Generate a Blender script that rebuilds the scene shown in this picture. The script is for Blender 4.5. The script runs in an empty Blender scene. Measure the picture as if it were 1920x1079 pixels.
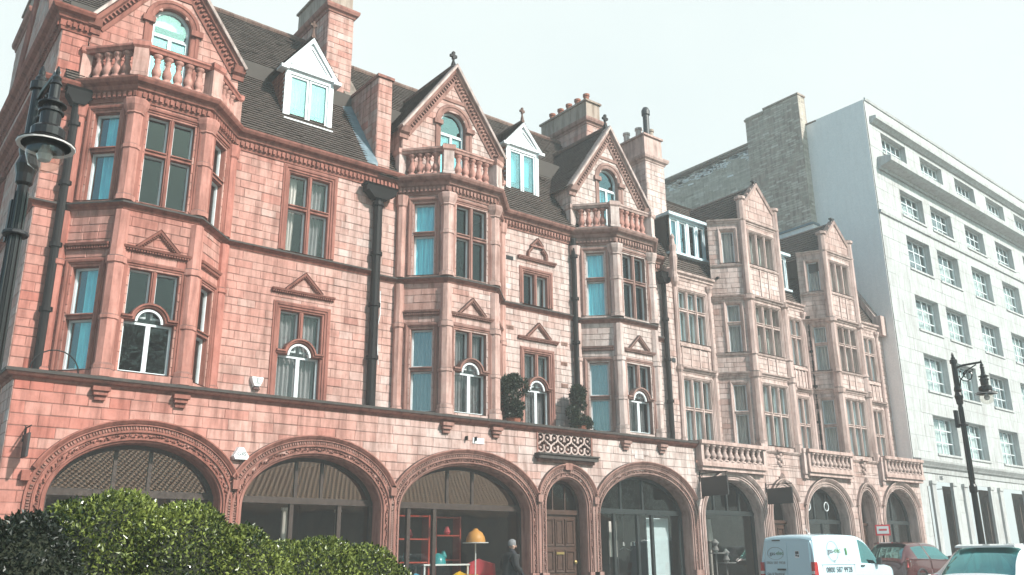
import bpy, bmesh, math, random
from mathutils import Vector, Matrix, noise as mnoise
random.seed(7)
SC = bpy.context.scene
COL = SC.collection
PI = math.pi

# ------------------------------------------------------------------ camera
CAM_Y, CAM_Z = -19.0, 1.3
F_PX, PITCH, ROLL, YAW = 1657.05, 0.29783011, -0.00797831, 0.66954006
_F = Vector((math.sin(YAW)*math.cos(PITCH), math.cos(YAW)*math.cos(PITCH), math.sin(PITCH)))
_r = Vector((math.cos(YAW), -math.sin(YAW), 0)); _u = _r.cross(_F)
CR = math.cos(ROLL)*_r + math.sin(ROLL)*_u
CU = -math.sin(ROLL)*_r + math.cos(ROLL)*_u
cam = bpy.data.cameras.new('camera'); camo = bpy.data.objects.new('camera', cam); COL.objects.link(camo)
cam.sensor_width = 36.0; cam.lens = F_PX/1920*36.0; cam.clip_start = .1; cam.clip_end = 2000
camo.matrix_world = Matrix(((CR.x, CU.x, -_F.x, 0), (CR.y, CU.y, -_F.y, CAM_Y), (CR.z, CU.z, -_F.z, CAM_Z), (0, 0, 0, 1)))
SC.camera = camo

# ------------------------------------------------------------------ sky, sun, exposure
SUN_EL, SUN_AZ = math.radians(38), math.radians(20)         # azimuth measured from -Y (street side) towards +X
SUN_DIR = Vector((math.sin(SUN_AZ)*math.cos(SUN_EL), -math.cos(SUN_AZ)*math.cos(SUN_EL), math.sin(SUN_EL)))
w = bpy.data.worlds.new('World'); SC.world = w; w.use_nodes = True
nt = w.node_tree; nt.nodes.clear()
out = nt.nodes.new('ShaderNodeOutputWorld'); bg = nt.nodes.new('ShaderNodeBackground')
sky = nt.nodes.new('ShaderNodeTexSky'); sky.sky_type = 'NISHITA'; sky.sun_disc = False
sky.sun_elevation = SUN_EL; sky.sun_rotation = PI - SUN_AZ
sky.air_density = 1.0; sky.dust_density = 2.0; sky.ozone_density = 1.0
# thin bright cloud veil over everything but the west (-X) where blue shows through
tc = nt.nodes.new('ShaderNodeTexCoord')
dot = nt.nodes.new('ShaderNodeVectorMath'); dot.operation = 'DOT_PRODUCT'; dot.inputs[1].default_value = (0.80, 0.60, 0.0)
mr = nt.nodes.new('ShaderNodeMapRange'); mr.interpolation_type = 'SMOOTHSTEP'
mr.inputs[1].default_value = -0.05; mr.inputs[2].default_value = 0.62; mr.inputs[3].default_value = 0.12; mr.inputs[4].default_value = 0.97
noi = nt.nodes.new('ShaderNodeTexNoise'); noi.inputs['Scale'].default_value = 2.2; noi.inputs['Detail'].default_value = 5
addn = nt.nodes.new('ShaderNodeMath'); addn.operation = 'MULTIPLY_ADD'; addn.inputs[1].default_value = 0.30; addn.inputs[2].default_value = -0.15
add2 = nt.nodes.new('ShaderNodeMath'); add2.operation = 'ADD'
mix = nt.nodes.new('ShaderNodeMix'); mix.data_type = 'RGBA'
mix.inputs['B'].default_value = (5.75, 6.3, 6.2, 1)
tint = nt.nodes.new('ShaderNodeMix'); tint.data_type = 'RGBA'; tint.blend_type = 'MULTIPLY'; tint.inputs['Factor'].default_value = 1
tint.inputs['B'].default_value = (0.85, 1.35, 1.25, 1)
L = nt.links.new
L(tc.outputs['Generated'], dot.inputs[0]); L(dot.outputs['Value'], mr.inputs[0])
L(tc.outputs['Generated'], noi.inputs['Vector']); L(noi.outputs['Fac'], addn.inputs[0])
L(mr.outputs[0], add2.inputs[0]); L(addn.outputs[0], add2.inputs[1]); add2.use_clamp = True
L(sky.outputs[0], tint.inputs['A']); L(tint.outputs['Result'], mix.inputs['A'])
L(add2.outputs[0], mix.inputs['Factor']); L(mix.outputs['Result'], bg.inputs[0])
bg.inputs[1].default_value = 0.1
L(bg.outputs[0], out.inputs[0])
sl = bpy.data.lights.new('sun', 'SUN'); sl.energy = 4.3; sl.angle = math.radians(2.0); sl.color = (1.0, 0.95, 0.90)
so = bpy.data.objects.new('sun', sl); COL.objects.link(so); so.rotation_euler = SUN_DIR.to_track_quat('Z', 'Y').to_euler(); so.location = (20, -60, 60)
SC.view_settings.view_transform = 'Standard'; SC.view_settings.look = 'None'; SC.view_settings.gamma = 1; SC.view_settings.use_curve_mapping = False
SC.view_settings.exposure = 0.69
SC.render.engine = 'CYCLES'
SC.cycles.max_bounces = 8; SC.cycles.transparent_max_bounces = 12; SC.cycles.volume_bounces = 1
SC.cycles.use_denoising = True
try: SC.cycles.denoiser = 'OPENIMAGEDENOISE'
except Exception: pass

# ------------------------------------------------------------------ projection helpers (to sort pieces by size in view)
def proj(p):
    q = Vector(p) - Vector((0, CAM_Y, CAM_Z)); z = q.dot(_F)
    if z < .2: return None
    return (q.dot(CR)/z*F_PX + 960, -q.dot(CU)/z*F_PX + 539.5, z)
def ray(x, y):
    return CR*((x-960)/F_PX) - CU*((y-539.5)/F_PX) + _F
def at_range(x, y, rng):
    d = ray(x, y); d = d/math.hypot(d.x, d.y)
    return Vector((0, CAM_Y, CAM_Z)) + d*rng

# ------------------------------------------------------------------ materials
M = {}
def new_mat(name):
    m = bpy.data.materials.new(name); m.use_nodes = True; M[name] = m
    n = m.node_tree; b = n.nodes['Principled BSDF']; return m, n, b
def rgb(c): return (c[0], c[1], c[2], 1)
def ramp(n, stops):
    r = n.nodes.new('ShaderNodeValToRGB'); e = r.color_ramp.elements
    while len(e) < len(stops): e.new(.5)
    for el, (p, c) in zip(e, stops): el.position = p; el.color = rgb(c)
    return r
def noise(n, scale, detail=4, rough=.55, vec=None, stretch=None):
    t = n.nodes.new('ShaderNodeTexNoise'); t.inputs['Scale'].default_value = scale; t.inputs['Detail'].default_value = detail
    t.inputs['Roughness'].default_value = rough
    g = n.nodes.new('ShaderNodeNewGeometry')
    if stretch:
        mp = n.nodes.new('ShaderNodeMapping'); mp.inputs['Scale'].default_value = stretch
        n.links.new(g.outputs['Position'], mp.inputs[0]); n.links.new(mp.outputs[0], t.inputs['Vector'])
    else: n.links.new(g.outputs['Position'], t.inputs['Vector'])
    return t
def mixc(n, a, b, fac, blend='MIX'):
    m = n.nodes.new('ShaderNodeMix'); m.data_type = 'RGBA'; m.blend_type = blend
    for s, v in (('A', a), ('B', b), ('Factor', fac)):
        if isinstance(v, (int, float)): m.inputs[s].default_value = v
        elif isinstance(v, tuple): m.inputs[s].default_value = rgb(v)
        else: n.links.new(v, m.inputs[s])
    return m.outputs['Result']
def maprange(n, v, a, b, c=0., d=1.):
    m = n.nodes.new('ShaderNodeMapRange'); n.links.new(v, m.inputs[0])
    for i, x in enumerate((a, b, c, d)): m.inputs[i+1].default_value = x
    return m.outputs[0]
def bump(n, b, h, strength=.3, dist=.01):
    bp = n.nodes.new('ShaderNodeBump'); bp.inputs['Strength'].default_value = strength; bp.inputs['Distance'].default_value = dist
    n.links.new(h, bp.inputs['Height']); n.links.new(bp.outputs[0], b.inputs['Normal'])
def stone_mat(name, stops, trim=False, dirt=(.05, .045, .04), rough=.85, vary=.6, streak=.75):
    """masonry: colour from a per-piece 'tone' attribute, grain, weather streaks, grime on ledges"""
    m, n, b = new_mat(name)
    at = n.nodes.new('ShaderNodeAttribute'); at.attribute_name = 'tone'
    r = ramp(n, stops); n.links.new(at.outputs['Fac'], r.inputs[0])
    n1 = noise(n, .7, 7, .68); n2 = noise(n, 14, 6, .65); n3 = noise(n, 3.0, 5, .6, stretch=(2.2, 2.2, .30))
    c = mixc(n, r.outputs[0], (.55, .5, .48), maprange(n, n1.outputs['Fac'], .35, .75, 0, vary), 'MULTIPLY')
    c = mixc(n, c, (.40, .34, .32), maprange(n, n3.outputs['Fac'], .43, .68, 0, streak), 'MULTIPLY')
    c = mixc(n, c, (1.25, 1.2, 1.18), maprange(n, n2.outputs['Fac'], .4, .7, 0, .45), 'MULTIPLY')
    n5 = noise(n, 4.5, 6, .7); c = mixc(n, c, (.72, .58, .54), maprange(n, n5.outputs['Fac'], .5, .72, 0, vary*.9), 'MULTIPLY'); c = mixc(n, c, (1.12, 1.14, 1.16), maprange(n, n5.outputs['Fac'], .48, .3, 0, vary), 'MULTIPLY')
    g = n.nodes.new('ShaderNodeNewGeometry'); sx = n.nodes.new('ShaderNodeSeparateXYZ'); n.links.new(g.outputs['True Normal'], sx.inputs[0])
    up = maprange(n, sx.outputs['Z'], .25, .8, 0, .92)
    c = mixc(n, c, dirt, up)
    n.links.new(c, b.inputs['Base Color']); b.inputs['Roughness'].default_value = rough
    b.inputs['Specular IOR Level'].default_value = .3
    n4 = noise(n, 55, 5, .7)
    bump(n, b, n4.outputs['Fac'], .35, .012)
    return m
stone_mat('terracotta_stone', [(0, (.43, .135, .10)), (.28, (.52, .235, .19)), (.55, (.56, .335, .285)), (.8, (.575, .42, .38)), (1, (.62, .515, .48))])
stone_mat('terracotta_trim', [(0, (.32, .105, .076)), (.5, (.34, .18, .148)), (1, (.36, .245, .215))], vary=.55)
stone_mat('terracotta_joint', [(0, (.42, .20, .15)), (1, (.46, .34, .30))])
stone_mat('pale_stone', [(0, (.46, .30, .26)), (.4, (.58, .44, .40)), (.8, (.66, .55, .515)), (1, (.71, .64, .62))])
stone_mat('pale_trim', [(0, (.50, .355, .315)), (1, (.64, .515, .475))], vary=.3)
stone_mat('pale_joint', [(0, (.42, .31, .26)), (1, (.48, .38, .33))])
stone_mat('portland_stone', [(0, (.40, .41, .405)), (1, (.52, .535, .53))], vary=.3, dirt=(.16, .16, .15), streak=.4)
stone_mat('stack_stone', [(0, (.36, .28, .23)), (1, (.50, .42, .36))], vary=.5)
stone_mat('stock_brick', [(0, (.34, .29, .24)), (.5, (.50, .45, .385)), (1, (.64, .59, .53))], vary=.2, streak=.4)
stone_mat('white_render', [(0, (.80, .775, .76)), (1, (.84, .82, .805))], vary=.08, dirt=(.3, .3, .3), streak=.08)
stone_mat('roof_tile', [(0, (.055, .038, .030)), (.5, (.095, .066, .052)), (1, (.17, .125, .10))], vary=.5, dirt=(.09, .07, .06))
stone_mat('ridge_tile', [(0, (.16, .09, .07)), (1, (.24, .16, .13))], vary=.4, dirt=(.13, .1, .085))
stone_mat('hung_tile', [(0, (.30, .10, .06)), (1, (.42, .17, .11))], vary=.4)
stone_mat('pantile', [(0, (.46, .20, .09)), (1, (.82, .52, .30))], vary=.4, dirt=(.62, .34, .18))
stone_mat('paving', [(0, (.20, .19, .175)), (1, (.32, .30, .28))], dirt=(.25, .235, .22))
def plain(name, col, rough=.5, metal=0., spec=.5, coat=0., nz=0., scale=8, stretch=None):
    m, n, b = new_mat(name)
    if nz:
        t = noise(n, scale, 5, stretch=stretch)
        c = mixc(n, tuple(x*(1-nz) for x in col), tuple(min(1, x*(1+nz)) for x in col), maprange(n, t.outputs['Fac'], .3, .7))
        n.links.new(c, b.inputs['Base Color'])
        r = maprange(n, t.outputs['Fac'], .2, .8, max(0, rough-.12), min(1, rough+.12)); n.links.new(r, b.inputs['Roughness'])
    else:
        b.inputs['Base Color'].default_value = rgb(col); b.inputs['Roughness'].default_value = rough
    b.inputs['Metallic'].default_value = metal; b.inputs['Specular IOR Level'].default_value = spec
    b.inputs['Coat Weight'].default_value = coat; b.inputs['Coat Roughness'].default_value = .05
    return m
plain('white_paint', (.66, .69, .70), .5, nz=.12, scale=3)
plain('blue_white_paint', (.60, .72, .76), .45, nz=.06)
plain('black_iron', (.010, .008, .008), .6, spec=.25, nz=.35, scale=20)
plain('black_paint', (.012, .010, .010), .28, spec=.45)
plain('grime_lead', (.055, .045, .04), .8, nz=.4, scale=6)
plain('lead', (.14, .19, .22), .5, nz=.25, scale=5)
plain('shop_timber', (.045, .028, .022), .4, nz=.3, scale=12)
plain('shop_paint', (.02, .024, .024), .35, nz=.2)
plain('door_timber', (.06, .028, .018), .42, nz=.35, scale=10)
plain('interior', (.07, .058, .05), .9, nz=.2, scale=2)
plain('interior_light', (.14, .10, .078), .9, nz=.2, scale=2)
plain('curtain_sky_reflection', (.24, .72, .86), .9, nz=.38, scale=9, stretch=(1.6, 1.6, .12))  # turquoise carries the sky reflected in the panes, put into the curtain colour
plain('curtain_cream', (.66, .62, .58), .9, nz=.38, scale=9, stretch=(1.6, 1.6, .12))
plain('curtain_grey', (.26, .25, .25), .9, nz=.38, scale=9, stretch=(1.6, 1.6, .12))
plain('asphalt', (.05, .05, .052), .85, nz=.25, scale=30)
plain('kerb_stone', (.28, .27, .26), .8, nz=.2, scale=12)
plain('soil', (.06, .045, .032), .95, nz=.3)
plain('bark', (.09, .065, .045), .9, nz=.35, scale=20)
plain('twigs', (.018, .022, .010), .95, nz=.3, scale=30)
plain('tyre', (.015, .015, .016), .8)
plain('rim', (.5, .5, .52), .3, metal=.9)
plain('red_lens', (.45, .02, .02), .15, coat=1)
plain('clear_lens', (.6, .6, .6), .1, coat=1)
plain('plate_yellow', (.75, .52, .05), .4)
plain('print_dark', (.04, .05, .06), .6)
plain('print_grey', (.20, .22, .23), .6)
plain('print_green', (.05, .20, .05), .6)
plain('print_red', (.65, .04, .05), .6)
plain('white_plastic', (.75, .76, .76), .35)
plain('dark_trim', (.02, .02, .022), .5)
plain('van_white', (.54, .71, .78), .22, coat=.8)
plain('car_red', (.09, .014, .013), .25, metal=.3, coat=1)
plain('car_white', (.74, .75, .75), .2, coat=1)
plain('car_dark', (.03, .035, .035), .25, coat=1)
plain('shelf_red', (.42, .055, .03), .35)
plain('lamp_orange', (.72, .34, .08), .5)
plain('chair_yellow', (.75, .48, .03), .5)
plain('chair_red', (.50, .05, .07), .55)
plain('teal', (.03, .30, .32), .3)
plain('sky_blue', (.10, .42, .62), .4)
plain('brass', (.55, .40, .16), .35, metal=.9)
plain('coat_black', (.010, .010, .011), .8, nz=.3, scale=25)
plain('trousers', (.02, .02, .025), .85)
plain('skin', (.48, .29, .22), .55)
plain('hair_grey', (.17, .165, .17), .7, nz=.3, scale=60)
plain('hanging_sign_dark', (.025, .02, .02), .5)
def leaf_mat(name, a, b_, rough=.32):
    m, n, b = new_mat(name)
    at = n.nodes.new('ShaderNodeAttribute'); at.attribute_name = 'tone'
    r = ramp(n, [(0, a), (1, b_)]); n.links.new(at.outputs['Fac'], r.inputs[0]); n.links.new(r.outputs[0], b.inputs['Base Color'])
    b.inputs['Roughness'].default_value = rough; b.inputs['Specular IOR Level'].default_value = .6
    tr = n.nodes.new('ShaderNodeBsdfTranslucent'); n.links.new(r.outputs[0], tr.inputs[0])
    ms = n.nodes.new('ShaderNodeMixShader'); ms.inputs[0].default_value = .25
    o = n.nodes['Material Output']; n.links.new(b.outputs[0], ms.inputs[1]); n.links.new(tr.outputs[0], ms.inputs[2]); n.links.new(ms.outputs[0], o.inputs[0])
leaf_mat('hedge_leaf', (.016, .032, .006), (.34, .39, .09), .26)
leaf_mat('dark_leaf', (.010, .016, .008), (.035, .05, .02), .45)
leaf_mat('tree_leaf', (.015, .03, .010), (.06, .085, .025), .5)
def glass_mat(name, r0, tint_c, rough=.01, gcol=(.95, .97, .97), wob=.05):
    """thin glass: clear, with a Schlick mirror that is the same from both faces"""
    m, n, b = new_mat(name); n.nodes.remove(b)
    o = n.nodes['Material Output']; lw = n.nodes.new('ShaderNodeLayerWeight'); lw.inputs[0].default_value = .5
    pw = n.nodes.new('ShaderNodeMath'); pw.operation = 'POWER'; pw.inputs[1].default_value = 5; n.links.new(lw.outputs['Facing'], pw.inputs[0])
    fac = maprange(n, pw.outputs[0], 0, 1, r0, .95)
    tp = n.nodes.new('ShaderNodeBsdfTransparent'); tp.inputs[0].default_value = rgb(tint_c)
    gl = n.nodes.new('ShaderNodeBsdfGlossy'); gl.inputs['Roughness'].default_value = rough; gl.inputs[0].default_value = rgb(gcol)
    t = noise(n, 1.3, 2); bp = n.nodes.new('ShaderNodeBump'); bp.inputs['Strength'].default_value = .06; bp.inputs['Distance'].default_value = wob
    n.links.new(t.outputs['Fac'], bp.inputs['Height']); n.links.new(bp.outputs[0], gl.inputs['Normal'])
    ms = n.nodes.new('ShaderNodeMixShader'); n.links.new(fac, ms.inputs[0]); n.links.new(tp.outputs[0], ms.inputs[1]); n.links.new(gl.outputs[0], ms.inputs[2])
    n.links.new(ms.outputs[0], o.inputs[0])
glass_mat('window_glass', .04, (.84, .84, .84))
glass_mat('shop_glass', .035, (.9, .9, .89))
glass_mat('old_glass', .20, (.88, .96, .97), .02, (.72, .97, 1.0))
glass_mat('fan_glass', .26, (.8, .80, .76), .006, (.95, .93, .9), .006)
glass_mat('car_glass', .38, (.16, .40, .40), .01, (.42, .92, .92))
glass_mat('lamp_glass', .07, (.94, .93, .9))
# ------------------------------------------------------------------ mesh builder
class MB:
    def __init__(s): s.v = []; s.f = []; s.t = []
    def face(s, pts, tone=.5):
        i = len(s.v); s.v += [tuple(p) for p in pts]; s.f.append(tuple(range(i, i+len(pts)))); s.t.append(tone)
    def grid(s, rows, tone=.5, close_u=False, close_v=False):
        i = len(s.v); nr = len(rows); nc = len(rows[0])
        for r in rows: s.v += [tuple(p) for p in r]
        for a in range(nr if close_v else nr-1):
            for b in range(nc if close_u else nc-1):
                a2 = (a+1) % nr; b2 = (b+1) % nc
                s.f.append((i+a*nc+b, i+a*nc+b2, i+a2*nc+b2, i+a2*nc+b)); s.t.append(tone)
    def hexa(s, p, tone=.5):
        """8 points: 0-3 bottom ring, 4-7 top ring (same order)"""
        i = len(s.v); s.v += [tuple(q) for q in p]
        for f in ((3, 2, 1, 0), (4, 5, 6, 7), (0, 1, 5, 4), (1, 2, 6, 5), (2, 3, 7, 6), (3, 0, 4, 7)):
            s.f.append(tuple(i+k for k in f)); s.t.append(tone)
    def box(s, x0, x1, y0, y1, z0, z1, tone=.5):
        s.hexa([(x0, y0, z0), (x1, y0, z0), (x1, y1, z0), (x0, y1, z0), (x0, y0, z1), (x1, y0, z1), (x1, y1, z1), (x0, y1, z1)], tone)
    def lathe(s, c, prof, n=12, tone=.5, ax=None, a0=0.):
        """prof: (radius, height) along axis ax (default z) from point c"""
        c = Vector(c); ax = Vector(ax or (0, 0, 1)).normalized()
        e1 = ax.orthogonal().normalized() if abs(ax.z) < .99 else Vector((1, 0, 0)); e2 = ax.cross(e1)
        rows = [[c + ax*h + (e1*math.cos(2*PI*k/n+a0) + e2*math.sin(2*PI*k/n+a0))*r for k in range(n)] for r, h in prof]
        s.grid(rows, tone, close_u=True)
        for r, rw in ((prof[0], rows[0][::-1]), (prof[-1], rows[-1])):
            if r[0] > 1e-4: s.face(rw, tone)
    def tube(s, pts, r, n=8, tone=.5, closed=False):
        pts = [Vector(p) for p in pts]; rows = []; prev = None
        for i, p in enumerate(pts):
            if closed: d = pts[(i+1) % len(pts)] - pts[i-1]
            else: d = pts[min(i+1, len(pts)-1)] - pts[max(i-1, 0)]
            d.normalize()
            e1 = d.orthogonal().normalized() if prev is None else (prev - d*prev.dot(d)).normalized()
            prev = e1; e2 = d.cross(e1); rr = r[i] if isinstance(r, (list, tuple)) else r
            rows.append([p + (e1*math.cos(2*PI*k/n) + e2*math.sin(2*PI*k/n))*rr for k in range(n)])
        s.grid(rows, tone, close_u=True, close_v=closed)
        if not closed: s.face(rows[0][::-1], tone); s.face(rows[-1], tone)
    def prism(s, poly, vec, tone=.5):
        a = [Vector(p) for p in poly]; b = [p + Vector(vec) for p in a]
        s.face(a[::-1], tone); s.face(b, tone); k = len(a)
        for i in range(k): s.face([a[i], a[(i+1) % k], b[(i+1) % k], b[i]], tone)
    def build(s, name, mat, parent=None, kind=None, smooth=False, label=None):
        me = bpy.data.meshes.new(name); me.from_pydata(s.v, [], s.f); me.materials.append(M[mat])
        a = me.attributes.new('tone', 'FLOAT', 'FACE'); a.data.foreach_set('value', s.t)
        if smooth: me.polygons.foreach_set('use_smooth', [True]*len(me.polygons))
        o = bpy.data.objects.new(name, me); COL.objects.link(o)
        if parent is not None: o.parent = parent
        if kind: o['kind'] = kind
        if label: o['label'] = label
        if SMOOTH_FIX and smooth:
            pass
        return o
SMOOTH_FIX = False
def fix_normals(o):
    bm = bmesh.new(); bm.from_mesh(o.data); bmesh.ops.remove_doubles(bm, verts=bm.verts, dist=1e-5)
    bmesh.ops.recalc_face_normals(bm, faces=bm.faces); bm.to_mesh(o.data); bm.free(); return o
def thing(name, label, cat, loc=(0, 0, 0), rz=0, group=None):
    o = bpy.data.objects.new(name, None); COL.objects.link(o); o.location = loc; o.rotation_euler.z = rz
    o.empty_display_size = .3
    return tag(o, label, cat, group)
def tag(o, label, cat, group=None):
    o['label'] = label; o['category'] = cat
    if group: o['group'] = group
    return o
def empty(name, parent):
    o = bpy.data.objects.new(name, None); COL.objects.link(o); o.parent = parent; o.empty_display_size = .2; return o
def copy_tree(o, parent=None):
    c = o.copy(); COL.objects.link(c)
    if parent is not None: c.parent = parent
    for ch in list(o.children): copy_tree(ch, c)
    return c
def text_mesh(txt, size, mat, name, parent, mtx, extrude=.002, align='CENTER'):
    cu = bpy.data.curves.new(name, 'FONT'); cu.body = txt; cu.size = size; cu.align_x = align; cu.align_y = 'CENTER'; cu.extrude = extrude; cu.resolution_u = 3
    t = bpy.data.objects.new(name+'_curve', cu); COL.objects.link(t)
    dg = bpy.context.evaluated_depsgraph_get(); me = bpy.data.meshes.new_from_object(t.evaluated_get(dg))
    bpy.data.objects.remove(t); me.materials.clear(); me.materials.append(M[mat])
    o = bpy.data.objects.new(name, me); COL.objects.link(o); o.parent = parent; o.matrix_local = mtx; return o

# ------------------------------------------------------------------ wall frames, sweeps, masonry
class Fr:
    """u runs along the wall, w outwards (towards the street), v up"""
    def __init__(s, x, y, ang=0.):
        s.o = Vector((x, y, 0)); s.u = Vector((math.cos(ang), math.sin(ang), 0)); s.n = Vector((math.sin(ang), -math.cos(ang), 0)); s.a = ang
    def p(s, u, v, w=0.): return s.o + s.u*u + s.n*w + Vector((0, 0, v))
    def box(s, mb, u0, u1, v0, v1, w0, w1, tone=.5):
        mb.hexa([s.p(u0, v0, w1), s.p(u1, v0, w1), s.p(u1, v0, w0), s.p(u0, v0, w0), s.p(u0, v1, w1), s.p(u1, v1, w1), s.p(u1, v1, w0), s.p(u0, v1, w0)], tone)
    def mtx(s, u, v, w):
        p = s.p(u, v, w); return Matrix(((s.u.x, 0, s.n.x, p.x), (s.u.y, 0, s.n.y, p.y), (0, 1, 0, p.z), (0, 0, 0, 1)))
def offset_path(pts, closed=False):
    """per point: left-of-travel mitre vectors (unit offset)"""
    n = len(pts); res = []
    for i in range(n):
        a = pts[i-1] if (i > 0 or closed) else None; b = pts[i]; c = pts[(i+1) % n] if (i < n-1 or closed) else None
        ds = []
        for p, q in ((a, b), (b, c)):
            if p is not None and q is not None:
                l = math.hypot(q[0]-p[0], q[1]-p[1]) or 1e-9; ds.append(((q[0]-p[0])/l, (q[1]-p[1])/l))
        ns = [(-d[1], d[0]) for d in ds]
        if len(ns) == 1: res.append(ns[0])
        else:
            mx, my = ns[0][0]+ns[1][0], ns[0][1]+ns[1][1]; k = mx*ns[0][0]+my*ns[0][1]
            k = k if abs(k) > .25 else .25; res.append((mx/k, my/k))
    return res
def sweep_plan(mb, pts, prof, tone=.5):
    """moulding along a plan path (x,y) walked with the street on the right; prof (w out, z)"""
    off = offset_path(pts)
    rows = [[(p[0]-o[0]*w, p[1]-o[1]*w, z) for (w, z) in prof] for p, o in zip(pts, off)]
    mb.grid(rows, tone); mb.face(rows[0], tone); mb.face(rows[-1][::-1], tone)
def sweep_wall(mb, F, pts, prof, tone=.5, caps=False, closed=False):
    """moulding along a path (u,v) on wall F; prof (n left of travel, w out)"""
    off = offset_path(pts, closed)
    rows = [[F.p(p[0]+o[0]*n, p[1]+o[1]*n, w) for (n, w) in prof] for p, o in zip(pts, off)]
    mb.grid(rows, tone, close_v=closed)
    if caps: mb.face(rows[0], tone); mb.face(rows[-1][::-1], tone)
def along(pts, step):
    """(point, unit tangent) every step along a polyline"""
    res = []; acc = step/2
    for a, b in zip(pts[:-1], pts[1:]):
        l = math.hypot(b[0]-a[0], b[1]-a[1])
        while acc < l:
            t = acc/l; res.append(((a[0]+(b[0]-a[0])*t, a[1]+(b[1]-a[1])*t), ((b[0]-a[0])/l, (b[1]-a[1])/l))); acc += step
        acc -= l
    return res
def dentils(mb, pts, z0, z1, w0, w1, step, width, tone=.5):
    for p, d in along(pts, step):
        n = (d[1], -d[0])
        q = [(p[0]+d[0]*s+n[0]*w_, p[1]+d[1]*s+n[1]*w_) for s, w_ in ((-width/2, w1), (width/2, w1), (width/2, w0), (-width/2, w0))]
        mb.hexa([(x, y, z0) for x, y in q]+[(x, y, z1) for x, y in q], tone)
def blocks_on(mb, F, pts, n0, n1, w0, w1, step, width, tone=.5, jitter=0.):
    for p, d in along(pts, step):
        nn = (-d[1], d[0]); wj = w1 + random.uniform(-jitter, jitter); s = width/2
        c = [(p[0]+d[0]*a+nn[0]*b, p[1]+d[1]*a+nn[1]*b) for a, b in ((-s, n0), (s, n0), (s, n1), (-s, n1))]
        c2 = [(p[0]+d[0]*a*.6+nn[0]*(n0+(b-n0)*.8+(n1-n0)*.1), p[1]+d[1]*a*.6+nn[1]*(n0+(b-n0)*.8+(n1-n0)*.1)) for a, b in ((-s, n0), (s, n0), (s, n1), (-s, n1))]
        mb.hexa([F.p(*q, w0) for q in c]+[F.p(*q, wj) for q in c2], tone)
def arch_path(c, a, b, sp, z0, n=28):
    pts = [(c-a, z0), (c-a, sp)] if z0 < sp else [(c-a, sp)]
    pts += [(c-a*math.cos(PI*k/n), sp+b*math.sin(PI*k/n)) for k in range(1, n)]
    return pts + ([(c+a, sp), (c+a, z0)] if z0 < sp else [(c+a, sp)])
def h_rect(u0, u1, v0, v1):
    def f(a, b):
        m = (a+b)/2; return (u0, u1) if v0 < m < v1 else None
    f.edges = (v0, v1); return f
def h_arch(c, a, b, sp, z0=0):
    def f(v0, v1):
        m = (v0+v1)/2
        if m < z0 or m > sp+b: return None
        h = a if m <= sp else a*math.sqrt(max(0, 1-((m-sp)/b)**2)); return (c-h, c+h)
    f.edges = (); return f
def masonry(core, stones, F, u0, u1, v0, v1, holes, ch, ln, tone, lim=None, gap=.0055, w=0., proud=.014):
    """courses of separate stones on a joint bed; courses break at hole edges"""
    edges = sorted({v0, v1, *[e for h in holes for e in h.edges if v0 < e < v1]})
    vs = [v0]
    for a, b in zip(edges[:-1], edges[1:]):
        n = max(1, round((b-a)/ch)); 
        hs = [random.uniform(.85, 1.15) for _ in range(n)]; t = sum(hs); z = a
        for h in hs: z += h/t*(b-a); vs.append(z)
    for k, (a, b) in enumerate(zip(vs[:-1], vs[1:])):
        ua, ub = lim((a+b)/2) if lim else (u0, u1)
        if ub-ua < .03: continue
        iv = [(ua, ub)]
        for h in holes:
            r = h(a, b)
            if not r: continue
            nv = []
            for s, e in iv:
                if r[1] <= s or r[0] >= e: nv.append((s, e)); continue
                if r[0] > s: nv.append((s, r[0]))
                if r[1] < e: nv.append((r[1], e))
            iv = nv
        for s, e in iv:
            core.face([F.p(s, a, w), F.p(e, a, w), F.p(e, b, w), F.p(s, b, w)], tone(F.p((s+e)/2, a)))
            x = s; first = True
            while x < e-.02:
                l = random.uniform(.8, 1.25)*ln*(.55 if first and k % 2 else 1); first = False
                x2 = x+l
                if e-x2 < ln*.4: x2 = e
                if x2-x > .05: stones.append((F, x+gap/2, x2-gap/2, a+gap/2, b-gap/2, w, proud+random.uniform(-.004, .005), tone(F.p((x+x2)/2, (a+b)/2))))
                x = x2
def stone_geo(mb, st):
    F, u0, u1, v0, v1, w, pr, tone = st; c = min(.012, (v1-v0)*.12); t = random.uniform(-.003, .003)
    q = [(u0, v0), (u1, v0), (u1, v1), (u0, v1)]; qi = [(u0+c, v0+c), (u1-c, v0+c), (u1-c, v1-c), (u0+c, v1-c)]
    a = [F.p(*p, w-.01) for p in q]; b = [F.p(*p, w+pr*.55) for p in q]; f = [F.p(*p, w+pr+(t if i < 2 else -t)) for i, p in enumerate(qi)]
    i = len(mb.v); mb.v += [tuple(p) for p in a+b+f]
    for lo in (0, 4):
        for k in range(4):
            k2 = (k+1) % 4; mb.f.append((i+lo+k, i+lo+k2, i+lo+4+k2, i+lo+4+k)); mb.t.append(tone)
    mb.f.append((i+8, i+9, i+10, i+11)); mb.t.append(tone)
def visible_size(st):
    F, u0, u1, v0, v1, w, pr, tone = st; c = F.p((u0+u1)/2, (v0+v1)/2, w); q = proj(c)
    if not q or not (-5 < q[0] < 1925 and -5 < q[1] < 1084): return 0
    if (c - Vector((0, CAM_Y, CAM_Z))).dot(F.n) > 0: return 0
    if q[1] > 960 - max(0, abs(q[0]-230)-60)*.16 and q[0] < 700: return 0      # behind the hedge
    a, b = proj(F.p(u0, v0, w)), proj(F.p(u1, v0, w)); d = proj(F.p(u0, v1, w))
    return math.hypot(a[0]-b[0], a[1]-b[1])*math.hypot(a[0]-d[0], a[1]-d[1])
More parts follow.
